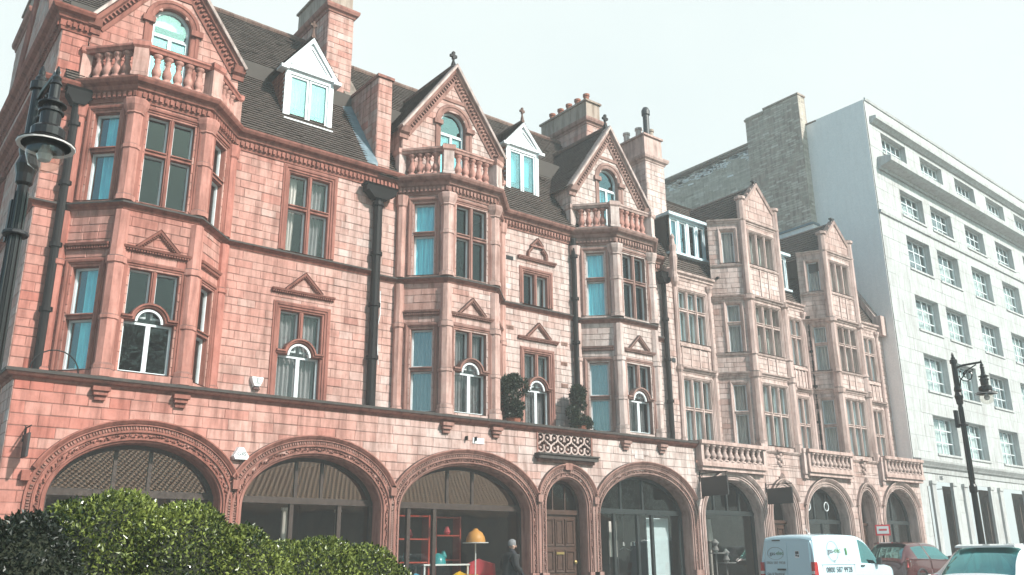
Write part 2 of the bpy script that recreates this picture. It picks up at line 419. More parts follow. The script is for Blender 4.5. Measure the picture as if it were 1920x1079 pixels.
def lay_stones(stones, wall, mat, limit=296, name='stone'):
    s = sorted(stones, key=visible_size, reverse=True)
    for st in s[:limit]:
        mb = MB(); stone_geo(mb, st); mb.build(name, mat, wall)
    rest = MB()
    for st in s[limit:]: stone_geo(rest, st)
    if rest.f: rest.build('small_stones' if name == 'stone' else name+'_courses', mat, wall, kind='stuff')
# ------------------------------------------------------------------ windows
def curtain_geo(mb, F, u0, u1, v0, v1, w, folds=7, amp=.025, pull=0., tone=.5):
    n = folds*6; rows = []
    for v, sq in ((v0, 1-pull), (v0*.6+v1*.4, 1-pull*.6), (v1, 1)):
        ue = u0+(u1-u0)*sq
        rows.append([F.p(u0+(ue-u0)*k/n, v, w+amp*math.sin(2*PI*folds*k/n)+random.uniform(-.006, .006)) for k in range(n+1)])
    mb.grid(rows, tone)
ARCH_PROF = [(-.002, -.26), (-.002, -.02), (.012, 0), (.05, .005), (.058, .032), (.10, .036), (.115, .058), (.155, .064), (.17, .045), (.20, .04), (.205, -.02)]
def window(parent, F, u0, u1, v0, v1, cols=2, rows=(), trim='terracotta_trim', tone=.3, frame='white_paint', arch=None, curtains=None, glass='window_glass',
           mull=.10, surround=True, wscale=1., fr=.035, sill=False, name='window', label=None, depth=-.15):
    """stone surround with mullions and transoms; sub-parts: timber frame, each pane, curtains"""
    mb = MB()
    if surround:
        sweep_wall(mb, F, [(u0, v0), (u0, v1), (u1, v1), (u1, v0)], [(n*wscale if n > 0 else n, w) for n, w in ARCH_PROF], tone)
        mb.face([F.p(u0, v0, -.26), F.p(u1, v0, -.26), F.p(u1, v0, .03), F.p(u0, v0, .03)], tone)
    if sill: F.box(mb, u0-.15, u1+.15, v0-.09, v0-.002, -.2, .09, tone)
    m = mull; cw = (u1-u0-m*(cols-1))/cols
    lev = [v0, *rows, v1]
    for k in range(1, cols):
        uc = u0+k*cw+(k-.5)*m; lo = v0 if not arch else rows[0]-.045+arch
        F.box(mb, uc-m/2, uc+m/2, lo+.001, v1-.001, -.13, -.012, tone); F.box(mb, uc-m*.22, uc+m*.22, lo+.002, v1-.002, -.012, .012, tone)
    for r in rows:
        if arch: continue
        th = .05
        for k in range(cols):
            a = u0+k*(cw+m); F.box(mb, a, a+cw, r-th, r+th, -.125, -.005, tone); F.box(mb, a, a+cw, r+.02, r+th-.004, -.005, .03, tone)
    if arch:      # semicircular label over the lower light
        c, rad = (u0+u1)/2, arch; z = rows[0]
        pth = [(u0-.06, z-.045), (c-rad-.0, z-.045)]+[(c-rad*math.cos(PI*k/14), z-.045+rad*math.sin(PI*k/14)) for k in range(1, 14)]+[(c+rad, z-.045), (u1+.06, z-.045)]
        sweep_wall(mb, F, pth, [(0, -.13), (0, .0), (.02, .045), (.05, .05), (.06, .085), (.095, .09), (.11, .05), (.11, -.13)], tone, caps=True)
    win = mb.build(name, trim, parent, label=label)
    fm = MB()
    cells = []
    def rect_frame(a, b, c, d, hw=fr, wf=.0):
        sweep_wall(fm, F, [(a, c), (a, d), (b, d), (b, c)], [(-hw, depth-.02), (-hw, depth+.035), (0.001, depth+.035), (0.001, depth-.02)], closed=True)
        cells.append((a+hw, b-hw, c+hw, d-hw))
    for j, (a, b) in enumerate(zip(lev[:-1], lev[1:])):
        a2 = a if j == 0 else a+.05; b2 = b if b == v1 else b-.05
        if arch and j == 0:
            c = (u0+u1)/2; rect_frame(u0, c+.022, a2, b-.045, .045); rect_frame(c+.0221, u1, a2, b-.045, .045)
            continue
        for k in range(cols):
            s = u0+k*(cw+m)
            if arch: rect_frame(s, s+cw, b*0+a+.05, b2)
            else: rect_frame(s, s+cw, a2, b2)
    if arch:
        z = rows[0]-.045; c = (u0+u1)/2; rad = arch-.015
        semi = [(c-rad*math.cos(PI*k/12), z+rad*math.sin(PI*k/12)) for k in range(0, 13)]
        sweep_wall(fm, F, semi, [(-.045, depth+.10), (-.045, depth+.15), (0, depth+.15), (0, depth+.10)], caps=True)
        pm = MB(); pm.face([F.p(*q, depth+.06) for q in semi[::-1]]); pm.build('fanlight_pane', glass, win)
    fm.build('frame', frame, win)
    for (a, b, c, d) in cells:
        pm = MB(); q4 = [random.uniform(-.007, .007) for _ in range(3)]; pm.face([F.p(a-.004, c-.004, depth+q4[0]), F.p(b+.004, c-.004, depth+q4[1]), F.p(b+.004, d+.004, depth+q4[2]), F.p(a-.004, d+.004, depth+q4[0]+q4[2]-q4[1])]); pm.build('pane', glass, win)
    for (ca, cb, va, vb, mt, folds, pull) in (curtains or []):
        cm = MB(); curtain_geo(cm, F, u0+(u1-u0)*ca, u0+(u1-u0)*cb, v0+(v1-v0)*va, v0+(v1-v0)*vb, -.215 if mt == 'curtain_sky_reflection' else -.30, folds, .034, pull); cm.build('curtain', mt, win)
    return win
def pediment(parent, F, c, hw, z, tri=.42, rise=.42, trim='terracotta_trim', tone=.25, swan=False):
    mb = MB()
    corn = [(0, z-.10), (.03, z-.10), (.045, z-.05), (.10, z-.045), (.125, z), (0, z+.02)]
    pth = [F.p(c-hw, 0), F.p(c+hw, 0)]; sweep_plan(mb, [(q.x, q.y) for q in pth], corn, tone)
    dentils(mb, [(q.x, q.y) for q in pth], z-.085, z-.05, .03, .085, .055, .03, tone)
    def rake(pts):
        sweep_wall(mb, F, pts, [(-.10, 0), (-.10, .035), (-.06, .045), (-.05, .09), (-.012, .105), (0, .12), (.012, 0)], tone, caps=True)
        blocks_on(mb, F, pts, -.09, -.055, .03, .075, .05, .03, tone)
    if not swan: rake([(c-tri, z+.03), (c, z+.03+rise), (c+tri, z+.03)])
    else:
        rake([(c-.38, z+.03), (c-.36, z+.2), (c-.25, z+.33), (c-.2, z+.36)]); rake([(c+.2, z+.36), (c+.25, z+.33), (c+.36, z+.2), (c+.38, z+.03)])
        F.box(mb, c-.25, c+.25, z+.37, z+.42, 0, .09, tone); rake([(c-.22, z+.44), (c, z+.66), (c+.22, z+.44)])
    return mb.build('pediment', trim, parent)
def baluster_mesh(h, r, mat, n=10):
    mb = MB(); k = r
    mb.lathe((0, 0, 0), [(k*1.05, 0), (k*1.05, h*.07), (k*.6, h*.10), (k*.75, h*.16), (k*1.0, h*.28), (k*.95, h*.38), (k*.62, h*.55), (k*.5, h*.70), (k*.72, h*.76), (k*.55, h*.82), (k*.7, h*.88), (k*1.0, h*.93), (k*1.0, h)], n, .4)
    me = bpy.data.meshes.new('baluster'); me.from_pydata(mb.v, [], mb.f); me.materials.append(M[mat])
    a = me.attributes.new('tone', 'FLOAT', 'FACE'); a.data.foreach_set('value', mb.t)
    me.polygons.foreach_set('use_smooth', [len(p.vertices) == 4 for p in me.polygons]); return me
def pipe(parent, x, y, z0, z1, r=.085, hop=None, hopw=.3, zh=None):
    mb = MB(); mb.lathe((x, y, z0), [(r, 0), (r, z1-z0)], 12)
    for z in [z0+.02+i*1.35 for i in range(int((z1-z0)/1.35)+1)]: mb.lathe((x, y, z), [(r, -.05), (r+.035, -.045), (r+.035, .045), (r, .05)], 12)
    o = mb.build('drainpipe', 'black_iron', parent, smooth=False)
    if hop:
        h = MB(); z = z1
        for (a, b, zz0, zz1) in ((hopw*.45, hopw*.9, z, z+.16), (hopw*.98, hopw*1.0, z+.16, z+.30), (hopw*1.08, hopw*1.1, z+.30, z+.36)):
            pa = [(x-a, y-.16 if a > r else y-.1, zz0), (x+a, y-.16, zz0), (x+a, y+.08, zz0), (x-a, y+.08, zz0)]
            pb = [(x-b, y-.2, zz1), (x+b, y-.2, zz1), (x+b, y+.08, zz1), (x-b, y+.08, zz1)]
            h.hexa(pa+pb)
        h.build('hopper', 'black_iron', o)
    return o
def roof_tiles(parent, fn, nu, nv, mat='roof_tile', name='roof_tiles', lap=.022, th=.02, tone_fn=None):
    """fn(s,t)->point on the slope, normal; courses of lapped tiles with slight unevenness"""
    mb = MB()
    for j in range(nv):
        for i in range(nu):
            sh = .5 if j % 2 else 0
            s0, s1 = max(0, (i-sh+.03)/nu), min(1, (i+1-sh-.03)/nu)
            if s1-s0 < .2/nu: continue
            t0, t1 = j/nv, min(1, (j+1.15)/nv); dz = random.uniform(-.006, .006)
            (p00, n), (p10, _), (p11, _), (p01, _) = fn(s0, t0), fn(s1, t0), fn(s1, t1), fn(s0, t1)
            tn = .38+.4*mnoise.noise(p00*.9)+random.gauss(0, .2); dz += random.choice((0, 0, 0, .012)) if random.random() < .15 else 0; tn = max(0., min(1., tn))
            lo = n*(lap+th+dz); b0 = n*(lap*.1)
            mb.face([p00+lo, p10+lo, p11+n*th*.4, p01+n*th*.4], tn); mb.face([p00+b0, p10+b0, p10+lo, p00+lo], tn*.6)
    return mb.build(name, mat, parent, kind='stuff')
def leaves(mb, pts, size, spread=1., tone=lambda p: random.random(), aspect=.5):
    for p, n in pts:
        d = (n*.6+Vector((random.gauss(0, 1), random.gauss(0, 1), random.gauss(0, 1)+.3))*.75).normalized()
        s = d.cross(Vector((random.gauss(0, 1), random.gauss(0, 1), random.gauss(0, 1)))).normalized(); L_ = size*random.uniform(.5, 1.5); W_ = L_*aspect
        up = s.cross(d)*L_*.12; tn = tone(p); a = p; b = p+d*L_
        m1 = p+d*L_*.45+s*W_*.5+up; m2 = p+d*L_*.45-s*W_*.5+up
        i = len(mb.v); mb.v += [tuple(a), tuple(m1), tuple(b), tuple(m2)]; mb.f += [(i, i+1, i+2), (i, i+2, i+3)]; mb.t += [tn, tn]
# ================================================================== setting: ground
def gz(x): return .03*max(0, x-18)
def sheet(name, mat, x0, x1, y0, y1, dz, nx=60):
    mb = MB(); xs = [x0+(x1-x0)*i/nx for i in range(nx+1)]
    mb.grid([[(x, y0, gz(x)+dz) for x in xs], [(x, y1, gz(x)+dz) for x in xs]]); return mb.build(name, mat, kind='structure')
gb = MB(); gb.grid([[(x, -400, -.16+gz(min(x, 60))) for x in (-400, -20, 18, 60, 400)], [(x, 400, -.16+gz(min(x, 60))) for x in (-400, -20, 18, 60, 400)]]); gb.build('ground', 'soil', kind='structure')
sheet('road', 'asphalt', -40, 90, -13.4, -2.25, -.12)
def pavement(name, x0, x1, y0, y1, kerbs):
    mb = MB(); n = 60
    xs = [x0+(x1-x0)*i/n for i in range(n+1)]
    mb.grid([[(x, y0, gz(x)) for x in xs], [(x, y1, gz(x)) for x in xs]]); o = mb.build(name, 'paving', kind='structure')
    for yk, s in kerbs:
        kb = MB()
        for i in range(int((x1-x0)/.9)):
            a = x0+i*.9; b = a+.885; za, zb = gz(a), gz(b)
            kb.hexa([(a, yk, za-.14), (b, yk, zb-.14), (b, yk+s*.28, zb-.14), (a, yk+s*.28, za-.14), (a, yk, za+.006), (b, yk, zb+.006), (b, yk+s*.28, zb+.006), (a, yk+s*.28, za+.006)][::1], random.random())
        kb.build('kerb', 'kerb_stone', o, kind='stuff')
    fl = MB(); nx_ = int((x1-x0)/.75); ny_ = max(1, int(abs(y1-y0)/.6))
    for i in range(nx_):
        for j in range(ny_):
            a = x0+i*.75+.006; b = a+.738; c = y0+(y1-y0)*j/ny_+.006; d = y0+(y1-y0)*(j+1)/ny_-.006
            if a < -2 or a > 40: continue
            fl.face([(a, c, gz(a)+.008), (b, c, gz(b)+.008), (b, d, gz(b)+.008), (a, d, gz(a)+.008)], random.random())
    fl.build('flagstones', 'paving', o, kind='stuff')
pavement('pavement', -30, 80, -2.25, -.96, [(-2.25, 1)])
pavement('traffic_island', -2, 25, -10.7, -8.8, [(-10.7, 1), (-8.8, -1)])
pavement('garden_pavement', -30, 80, -17, -13.4, [(-13.4, -1)])
sheet('lane_marking', 'white_paint', -30, 80, -5.6, -5.5, -.116)

# ================================================================== red terracotta building
B1X0, B1X1 = 2.72, 21.4
red = thing('terracotta_house', 'red terracotta corner building with three canted bays, gables and arched shopfronts', 'building', (12, 0, 0))
red.location = (0, 0, 0)
def clamp(x): return max(0., min(1., x))
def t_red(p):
    t = .26+.047*(p.x-3)+random.gauss(0, .05)+.16*mnoise.noise(Vector((p.x*.45, p.y*.45, p.z*.5)))  # redder left, paler right: a light leak's tint put into the stone tone
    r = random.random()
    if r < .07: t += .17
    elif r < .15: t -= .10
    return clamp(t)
def tt(x): return clamp(.08+.045*(x-3))  # same light-leak fade along x, painted into trims and pilasters
core, st = MB(), []
F0 = Fr(0, 0); FG = Fr(0, -.95)
FS = Fr(B1X0, 14, -PI/2)
def sx(x): return .95*x
def sz(z): return 1.3+(z-1.3)*.95
TRIM = 'terracotta_trim'
BAYS = [(4.95, 0.), (12.92, -.08), (19.1, -.16)]
BW, BH, BD = 1.70, .76, .95
ARCH = [(5.12, 1.60, 1.12, 2.38, 1.93, 1.54), (8.82, 1.62, 1.10, 2.38, 1.89, 1.50), (12.89, 1.93, 1.14, 2.36, 2.20, 1.52), (19.18, 1.86, 1.18, 2.38, 2.14, 1.55)]
DOOR = (16.10, .70, .70, 2.62, 1.02, 1.13)
# ground floor
holesG = [h_arch(c, ai+.18, bi+.2, sp) for c, ai, bi, sp, ao, bo in ARCH] + [h_arch(DOOR[0], DOOR[1]+.16, DOOR[2]+.2, DOOR[3])]
GR = (15.08, 17.04, 3.94, 4.56)
holesG.append(h_rect(GR[0], GR[1], GR[2]-.05, GR[3]))
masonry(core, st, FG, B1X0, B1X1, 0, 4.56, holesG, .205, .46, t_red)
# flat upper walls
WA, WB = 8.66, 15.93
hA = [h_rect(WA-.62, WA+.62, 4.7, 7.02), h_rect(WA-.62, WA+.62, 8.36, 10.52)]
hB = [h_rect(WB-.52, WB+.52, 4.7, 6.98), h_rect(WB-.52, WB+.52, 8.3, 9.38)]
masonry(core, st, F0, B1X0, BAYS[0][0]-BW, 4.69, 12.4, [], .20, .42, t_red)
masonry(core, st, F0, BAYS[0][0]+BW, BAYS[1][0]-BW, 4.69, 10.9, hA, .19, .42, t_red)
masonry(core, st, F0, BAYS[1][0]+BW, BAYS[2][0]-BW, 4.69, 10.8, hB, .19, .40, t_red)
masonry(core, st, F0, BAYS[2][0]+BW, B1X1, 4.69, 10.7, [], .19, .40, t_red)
# side wall up the side street
def t_side(p): return clamp(.72+random.gauss(0, .13))
hS = [h_rect(11.5, 12.5, 4.9, 7.0), h_rect(11.5, 12.5, 8.5, 10.4), h_rect(8, 9, 4.9, 7.0), h_rect(8, 9, 8.5, 10.4)]
masonry(core, st, FS, 0, 14.95, 0, 4.56, [], .21, .46, t_side)
masonry(core, st, FS, 0, 14, 4.69, 12.5, hS, .2, .44, t_side)
masonry(core, st, FS, 6.6, 14, 12.5, 16.6, [], .2, .44, t_side, lim=lambda v: (10.3-(16.6-v)/1.43*1.0-.0, 10.3+(16.6-v)/1.43) if True else None)
# bays
bay_frames = []
for c, dz in BAYS:
    l = math.hypot(BW-BH, BD); a = math.atan2(BD, BW-BH)
    FL, FF, FRt = Fr(c-BW, 0, -a), Fr(c-BH, -BD), Fr(c+BH, -BD, a); bay_frames.append((FL, FF, FRt, l, dz, c))
    zb = 4.87 if dz == 0 else 4.79
    for F, ln_ in ((FL, l), (FRt, l)):
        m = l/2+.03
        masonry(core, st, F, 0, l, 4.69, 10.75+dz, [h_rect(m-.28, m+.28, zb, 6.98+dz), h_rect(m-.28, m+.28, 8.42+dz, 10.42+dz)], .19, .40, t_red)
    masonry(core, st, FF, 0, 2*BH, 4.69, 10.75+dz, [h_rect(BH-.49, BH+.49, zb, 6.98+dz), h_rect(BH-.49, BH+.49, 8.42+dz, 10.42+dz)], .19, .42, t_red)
# gables
GAB = []
for (c, dz) in BAYS:
    za, ze = 15.1+dz*.8, 12.78+dz*1.3; hw = 1.66; GAB.append((c, za, ze, hw, dz))
    lim = (lambda za, ze, hw, c: (lambda v: (c-hw*min(1, (za-v)/(za-ze)), c+hw*min(1, (za-v)/(za-ze)))))(za, ze, hw, c)
    wz = 13.30+dz
    masonry(core, st, F0, c-hw, c+hw, 10.9+dz, za-.12, [h_arch(c+.02, .46, .46, wz, 11)], .19, .42, t_red, lim=lim)
    FC = Fr(c-hw, 1.6, -PI/2); masonry(core, st, FC, 0, 1.6, 11.0+dz, ze, [], .19, .42, t_red)
    FC2 = Fr(c+hw, 0, PI/2); masonry(core, st, FC2, 0, 1.6, 11.0+dz, ze, [], .19, .42, t_red)
wall = core.build('wall', 'terracotta_joint', red)
lay_stones(st, wall, 'terracotta_stone')

# ---- mouldings ---------------------------------------------------
def bay_pts(c): return [(c-BW, 0), (c-BH, -BD), (c+BH, -BD), (c+BW, 0)]
mb = MB()      # storey ledge above the shops
sweep_plan(mb, [(B1X0, 14), (B1X0, -.95), (B1X1, -.95)], [(-.02, 4.50), (.03, 4.50), (.05, 4.55), (.12, 4.57), (.15, 4.60), (.17, 4.66), (.15, 4.685), (-.3, 4.70)], .25)
lg_ = mb.build('storey_ledge', TRIM, red)
m = MB(); sweep_plan(m, [(B1X0, 14), (B1X0, -.95), (B1X1, -.95)], [(.168, 4.635), (.185, 4.63), (.188, 4.69), (-.3, 4.712), (-.3, 4.705), (.17, 4.684)], .5); m.build('lead_capping', 'grime_lead', lg_)
mb = MB(); mb.box(B1X0+.1, B1X1, -.90, 2.2, 4.60, 4.692); mb.build('ledge_roof', 'lead', red)
for i, (c, dz) in enumerate(BAYS):   # corbels under the bay angles
    for s in (-1, 1):
        k = MB(); x = c+s*BH
        for j, (w_, z0, z1) in enumerate(((.17, 4.42, 4.50), (.13, 4.34, 4.42), (.08, 4.25, 4.34))): FG.box(k, x-.16+j*.03, x+.16-j*.03, z0, z1, 0, w_, tt(c))
        k.build('corbel', TRIM, red)
# string course at the second floor and eaves cornice, walked round the bays
def span(parts): return [q for p in parts for q in p]
zs = {0: 0., 1: -.08, 2: -.16}
def string(path, z, tone, nm='string_course'):
    m = MB(); sweep_plan(m, path, [(-.02, z-.14), (.03, z-.14), (.05, z-.09), (.10, z-.06), (.13, z-.03), (.13, z), (-.02, z+.03)], tone); o = m.build(nm, TRIM, red)
    m = MB(); sweep_plan(m, path, [(.128, z-.032), (.14, z-.035), (.142, z+.004), (-.02, z+.04), (-.02, z+.032), (.128, z)], .5); m.build('lead_capping', 'grime_lead', o); return o
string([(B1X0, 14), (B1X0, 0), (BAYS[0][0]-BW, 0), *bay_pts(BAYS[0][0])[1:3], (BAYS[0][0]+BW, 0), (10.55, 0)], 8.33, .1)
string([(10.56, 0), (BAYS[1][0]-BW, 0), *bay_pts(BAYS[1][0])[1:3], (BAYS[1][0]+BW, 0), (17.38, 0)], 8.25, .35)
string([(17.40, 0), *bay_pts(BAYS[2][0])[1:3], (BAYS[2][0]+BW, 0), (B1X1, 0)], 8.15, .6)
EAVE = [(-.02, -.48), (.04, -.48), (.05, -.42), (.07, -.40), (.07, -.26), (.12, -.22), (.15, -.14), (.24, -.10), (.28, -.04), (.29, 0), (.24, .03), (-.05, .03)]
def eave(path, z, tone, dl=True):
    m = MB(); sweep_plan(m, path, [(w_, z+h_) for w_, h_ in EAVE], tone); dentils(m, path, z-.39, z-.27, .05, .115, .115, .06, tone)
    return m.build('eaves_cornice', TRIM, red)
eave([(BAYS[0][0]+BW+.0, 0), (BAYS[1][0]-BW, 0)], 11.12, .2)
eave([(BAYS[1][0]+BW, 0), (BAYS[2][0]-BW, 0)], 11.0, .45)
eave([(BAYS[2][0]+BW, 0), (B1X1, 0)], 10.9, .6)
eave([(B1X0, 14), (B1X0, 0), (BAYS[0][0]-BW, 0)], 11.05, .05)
for i, (c, dz) in enumerate(BAYS):
    eave(bay_pts(c), 11.12+dz, tt(c))
    fl = MB(); fl.prism([(x, y, 11.0+dz) for x, y in bay_pts(c)], (0, 0, .13), tt(c)); fl.build('balcony_floor', 'lead', red)
# high cornice on the corner block, and side street cornice
m = MB(); path = [(B1X0, 14), (B1X0, 0), (BAYS[0][0]-1.66, 0)]
sweep_plan(m, path, [(w_, 12.78+h_) for w_, h_ in EAVE], .05); dentils(m, path, 12.39, 12.51, .05, .115, .115, .06, .05); m.build('corner_cornice', TRIM, red)
# pilasters on the bay angles
for i, (c, dz) in enumerate(BAYS):
    for s in (-1, 1):
        m = MB(); x, y, r = c+s*BH, -BD+.03, .175
        prof = [(r+.05, 4.70), (r+.05, 4.84), (r+.025, 4.86), (r+.035, 4.93), (r, 4.98), (r, 5.84+dz), (r+.022, 5.86+dz), (r+.022, 5.93+dz), (r, 5.95+dz), (r, 7.0+dz), (r+.03, 7.02+dz), (r+.03, 7.14+dz), (r-.01, 7.17+dz), (r-.03, 8.15+dz)]
        m.lathe((x, y, 0), prof, 8, min(1, tt(c)+.14), a0=PI/8)
        prof = [(r+.03, 8.36+dz), (r+.03, 8.46+dz), (r, 8.5+dz), (r, 9.50+dz), (r+.022, 9.52+dz), (r+.022, 9.6+dz), (r, 9.62+dz), (r, 10.30+dz), (r+.03, 10.32+dz), (r+.01, 10.36+dz), (r+.07, 10.5+dz), (r+.09, 10.6+dz), (r+.09, 10.64+dz)]
        m.lathe((x, y, 0), prof, 8, min(1, tt(c)+.14), a0=PI/8)
        m.build('pilaster', 'terracotta_stone', red)
        m = MB(); x, y, r = c+s*(BW-.04), -.09, .13      # slim responds where the bay meets the wall
        m.lathe((x, y, 0), [(r+.03, 4.7), (r+.03, 4.9), (r, 4.94), (r, 7.0+dz), (r+.03, 7.03+dz), (r+.03, 7.12+dz), (r, 7.15+dz), (r, 8.17+dz)], 8, tt(c), a0=PI/8)
        m.lathe((x, y, 0), [(r, 8.36+dz), (r, 10.3+dz), (r+.03, 10.34+dz), (r+.06, 10.62+dz)], 8, tt(c), a0=PI/8); m.build('respond', 'terracotta_stone', red)

# ---- windows -----------------------------------------------------
net = lambda pull=.0: [(.02, .98, .02, .98, 'curtain_grey', 9, 0)]
drape = [(.06, .30, .0, 1, 'curtain_cream', 3, .25), (.55, .98, .0, 1, 'curtain_grey', 4, .2)]
for i, (FL, FF, FRt, l, dz, c) in enumerate(bay_frames):
    zb = 4.87 if dz == 0 else 4.79; T = tt(c)
    window(red, FF, BH-.49, BH+.49, zb, 6.98+dz, 2, (5.95+dz,), TRIM, T, arch=.29, curtains=None if i == 0 else [(.03, .97, .02, .97, 'curtain_grey', 10, 0)], wscale=.85)
    window(red, FF, BH-.49, BH+.49, 8.40+dz, 10.42+dz, 2, (9.57+dz,), TRIM, T, curtains=[(.0, .2, 0, 1, 'curtain_grey', 2, .3)] if i == 1 else None, wscale=.85)
    pediment(red, FF, BH, .68, 7.42+dz, tone=T, tri=.44, rise=.43)
    m_ = l/2+.03
    for s, F in ((0, FL), (1, FRt)):
        cu = [(.35 if i == 0 else .02, 1, .0, 1, 'curtain_sky_reflection', 4 if i else 3, .08)] if s == 0 else None
        low = cu if i == 0 else ([(.02, .98, .0, 1, 'curtain_grey', 5, 0)] if s == 0 else None)  # left panes: curtain colours stand for reflected sky and trees
        window(red, F, m_-.28, m_+.28, zb, 6.98+dz, 1, (5.95+dz,), TRIM, T, curtains=low, wscale=.8, fr=.045, glass='old_glass' if s == 0 else 'window_glass')
        window(red, F, m_-.28, m_+.28, 8.42+dz, 10.42+dz, 1, (9.57+dz,), TRIM, T, curtains=cu, wscale=.8, fr=.045, glass='old_glass' if s == 0 else 'window_glass')
        mb = MB(); p0, p1 = F.p(m_-.46, 0), F.p(m_+.46, 0); z = 7.46+dz; pth = [(p0.x, p0.y), (p1.x, p1.y)]
        sweep_plan(mb, pth, [(0, z-.13), (.03, z-.13), (.045, z-.06), (.10, z-.05), (.12, z), (0, z+.02)], T); dentils(mb, pth, z-.11, z-.06, .02, .08, .055, .03, T); mb.build('window_cornice', TRIM, red)
window(red, F0, WA-.53, WA+.53, 4.74, 6.93, 2, (5.92,), TRIM, .2, arch=.31, curtains=[(.02, .98, .02, .98, 'curtain_grey', 9, 0)])
window(red, F0, WA-.53, WA+.53, 8.40, 10.42, 2, (9.55,), TRIM, .2, curtains=drape)
pediment(red, F0, WA, .80, 7.42, tone=.2, tri=.48, rise=.46)
window(red, F0, WB-.45, WB+.45, 4.74, 6.88, 2, (5.90,), TRIM, .45, arch=.29, curtains=[(.02, .98, .02, .98, 'curtain_grey', 8, 0)], wscale=.9)
window(red, F0, WB-.45, WB+.45, 8.34, 9.28, 2, (), TRIM, .45, curtains=[(.6, .98, 0, 1, 'curtain_cream', 3, .1)], wscale=.9)
pediment(red, F0, WB+.03, .74, 7.35, tone=.45, tri=.46, rise=.44)
pediment(red, F0, WB+.03, .72, 9.76, tone=.45, swan=True)
for (u, z0, z1) in ((12, 5.0, 6.9), (12, 8.6, 10.3), (8.5, 5.0, 6.9), (8.5, 8.6, 10.3)):
    window(red, FS, u-.42, u+.42, z0, z1, 2, ((z0+z1)/2,), TRIM, .0)
    mb = MB(); FS.box(mb, u-.72, u+.72, z1+.22, z1+.34, 0, .13, .0); mb.build('window_cornice', TRIM, red)

# ---- gables: coping, tiled roofs, arched windows ---------------------
for i, (c, za, ze, hw, dz) in enumerate(GAB):
    T = tt(c); m = MB(); k = (za-ze)/hw
    pth = [(c-hw-.06, ze-.05), (c, za+.03), (c+hw+.06, ze-.05)]
    sweep_wall(m, F0, pth, [(-.34, 0), (-.34, .04), (-.28, .06), (-.26, .05), (-.13, .07), (-.10, .13), (-.02, .16), (0, .20), (0, -.02)], T, caps=True)
    blocks_on(m, F0, pth, -.25, -.14, .05, .12, .115, .065, T)
    m.build('gable_moulding', TRIM, red)
    m = MB(); sweep_wall(m, F0, [(c-hw-.14, ze-.08), (c, za+.08), (c+hw+.14, ze-.08)], [(-.055, -.05), (-.055, .22), (.0, .24), (.025, .20), (.025, -.05)], 1., caps=True); m.build('verge', 'pale_trim', red)
    for s in (-1, 1):      # kneelers
        m = MB(); x = c+s*(hw-.02)
        sweep_plan(m, [(x-.14, -.0), (x+.14, 0)], [(0, ze-.36), (.05, ze-.36), (.07, ze-.25), (.14, ze-.2), (.18, ze-.1), (.2, ze-.05), (0, ze)], T); m.build('kneeler', TRIM, red)
    # carved inner arch panel and window
    wz = 13.30+dz; m = MB()
    pw = arch_path(c+.02, .43, .43, wz, 11.15+dz, 20)
    sweep_wall(m, F0, pw, [(0, -.26), (0, 0), (.03, .02), (.10, .03), (.12, .05), (.19, .05), (.21, 0)], T)
    for s in (-1, 1): F0.box(m, c+.02+s*.33-.14+s*.22, c+.02+s*.33+.14+s*.22, wz-.12, wz+.02, 0, .10, T)
    pth2 = [(c-.98, 13.9+dz), (c, 15.0+dz-.55), (c+.98, 13.9+dz)]
    sweep_wall(m, F0, [(c-.62, 14.06+dz), (c+.62, 14.06+dz)], [(-.05, 0), (-.05, .04), (.05, .05), (.05, 0)], T, caps=True)
    win = m.build('window', TRIM, red)
    fm = MB(); inner = arch_path(c+.02, .425, .425, wz, 11.2+dz, 20)
    sweep_wall(fm, F0, inner, [(-.055, -.20), (-.055, -.13), (0, -.13), (0, -.20)])
    F0.box(fm, c-.35, c+.39, wz-.33, wz-.25, -.20, -.12); F0.box(fm, c-.02, c+.06, 11.2+dz, wz-.331, -.19, -.125); fm.build('frame', 'white_paint', win)
    up = MB(); up.face([F0.p(c+.02-.39*math.cos(PI*k_/16), wz+.39*math.sin(PI*k_/16), -.165) for k_ in range(17)]+[F0.p(c+.41, wz-.25, -.165), F0.p(c-.37, wz-.25, -.165)]); up.build('pane', 'old_glass', win)
    for s in (0, 1):
        up = MB(); F0.box(up, c-.36+s*.42, c-.02+s*.42, 11.25+dz, wz-.33, -.172, -.164); up.build('pane', 'old_glass', win)
        cm = MB(); curtain_geo(cm, F0, c-.36+s*.40, c-.03+s*.42, 11.25+dz, wz-.33, -.32, 4, .02, .1); cm.build('curtain', 'curtain_sky_reflection', win)
    if i == 0:
        bl = MB(); F0.box(bl, c-.36, c+.40, wz+.02, wz+.42, -.30, -.28); bl.build('blind', 'curtain_cream', win)
    # tiled roof of the gable
    for s in (-1, 1):
        e0 = Vector((c+s*(hw+.16), -.03, ze-.12)); sl_ = Vector((c, -.03, za+.05)) - e0; nrm = Vector((s*sl_.z, 0, -s*sl_.x)).normalized()
        if nrm.z < 0: nrm = -nrm
        depth_ = 3.4
        rf = MB(); rf.face([e0, e0+sl_, e0+sl_+Vector((0, depth_, 0)), e0+Vector((0, depth_, 0))]); r_ = rf.build('gable_roof', 'roof_tile', red)
        roof_tiles(r_, (lambda e0, sl_, nrm: (lambda a, b: (e0+sl_*b+Vector((0, depth_*a, 0)), nrm)))(e0, sl_, nrm), 18, 24)
    rd = MB(); rd.tube([(c, .02, za+.10), (c, 3.3, za+.10)], .075, 8, .5); rd.build('ridge', 'ridge_tile', red)
    if i:
        fn = MB(); fn.lathe((c, .02, za+.08), [(.09, 0), (.07, .12), (.035, .22), (.03, .42)], 8)
        fn.box(c-.115, c+.115, -.015, .055, za+.42, za+.50); fn.box(c-.04, c+.04, -.02, .06, za+.36, za+.60); fn.build('finial', 'black_iron', red)

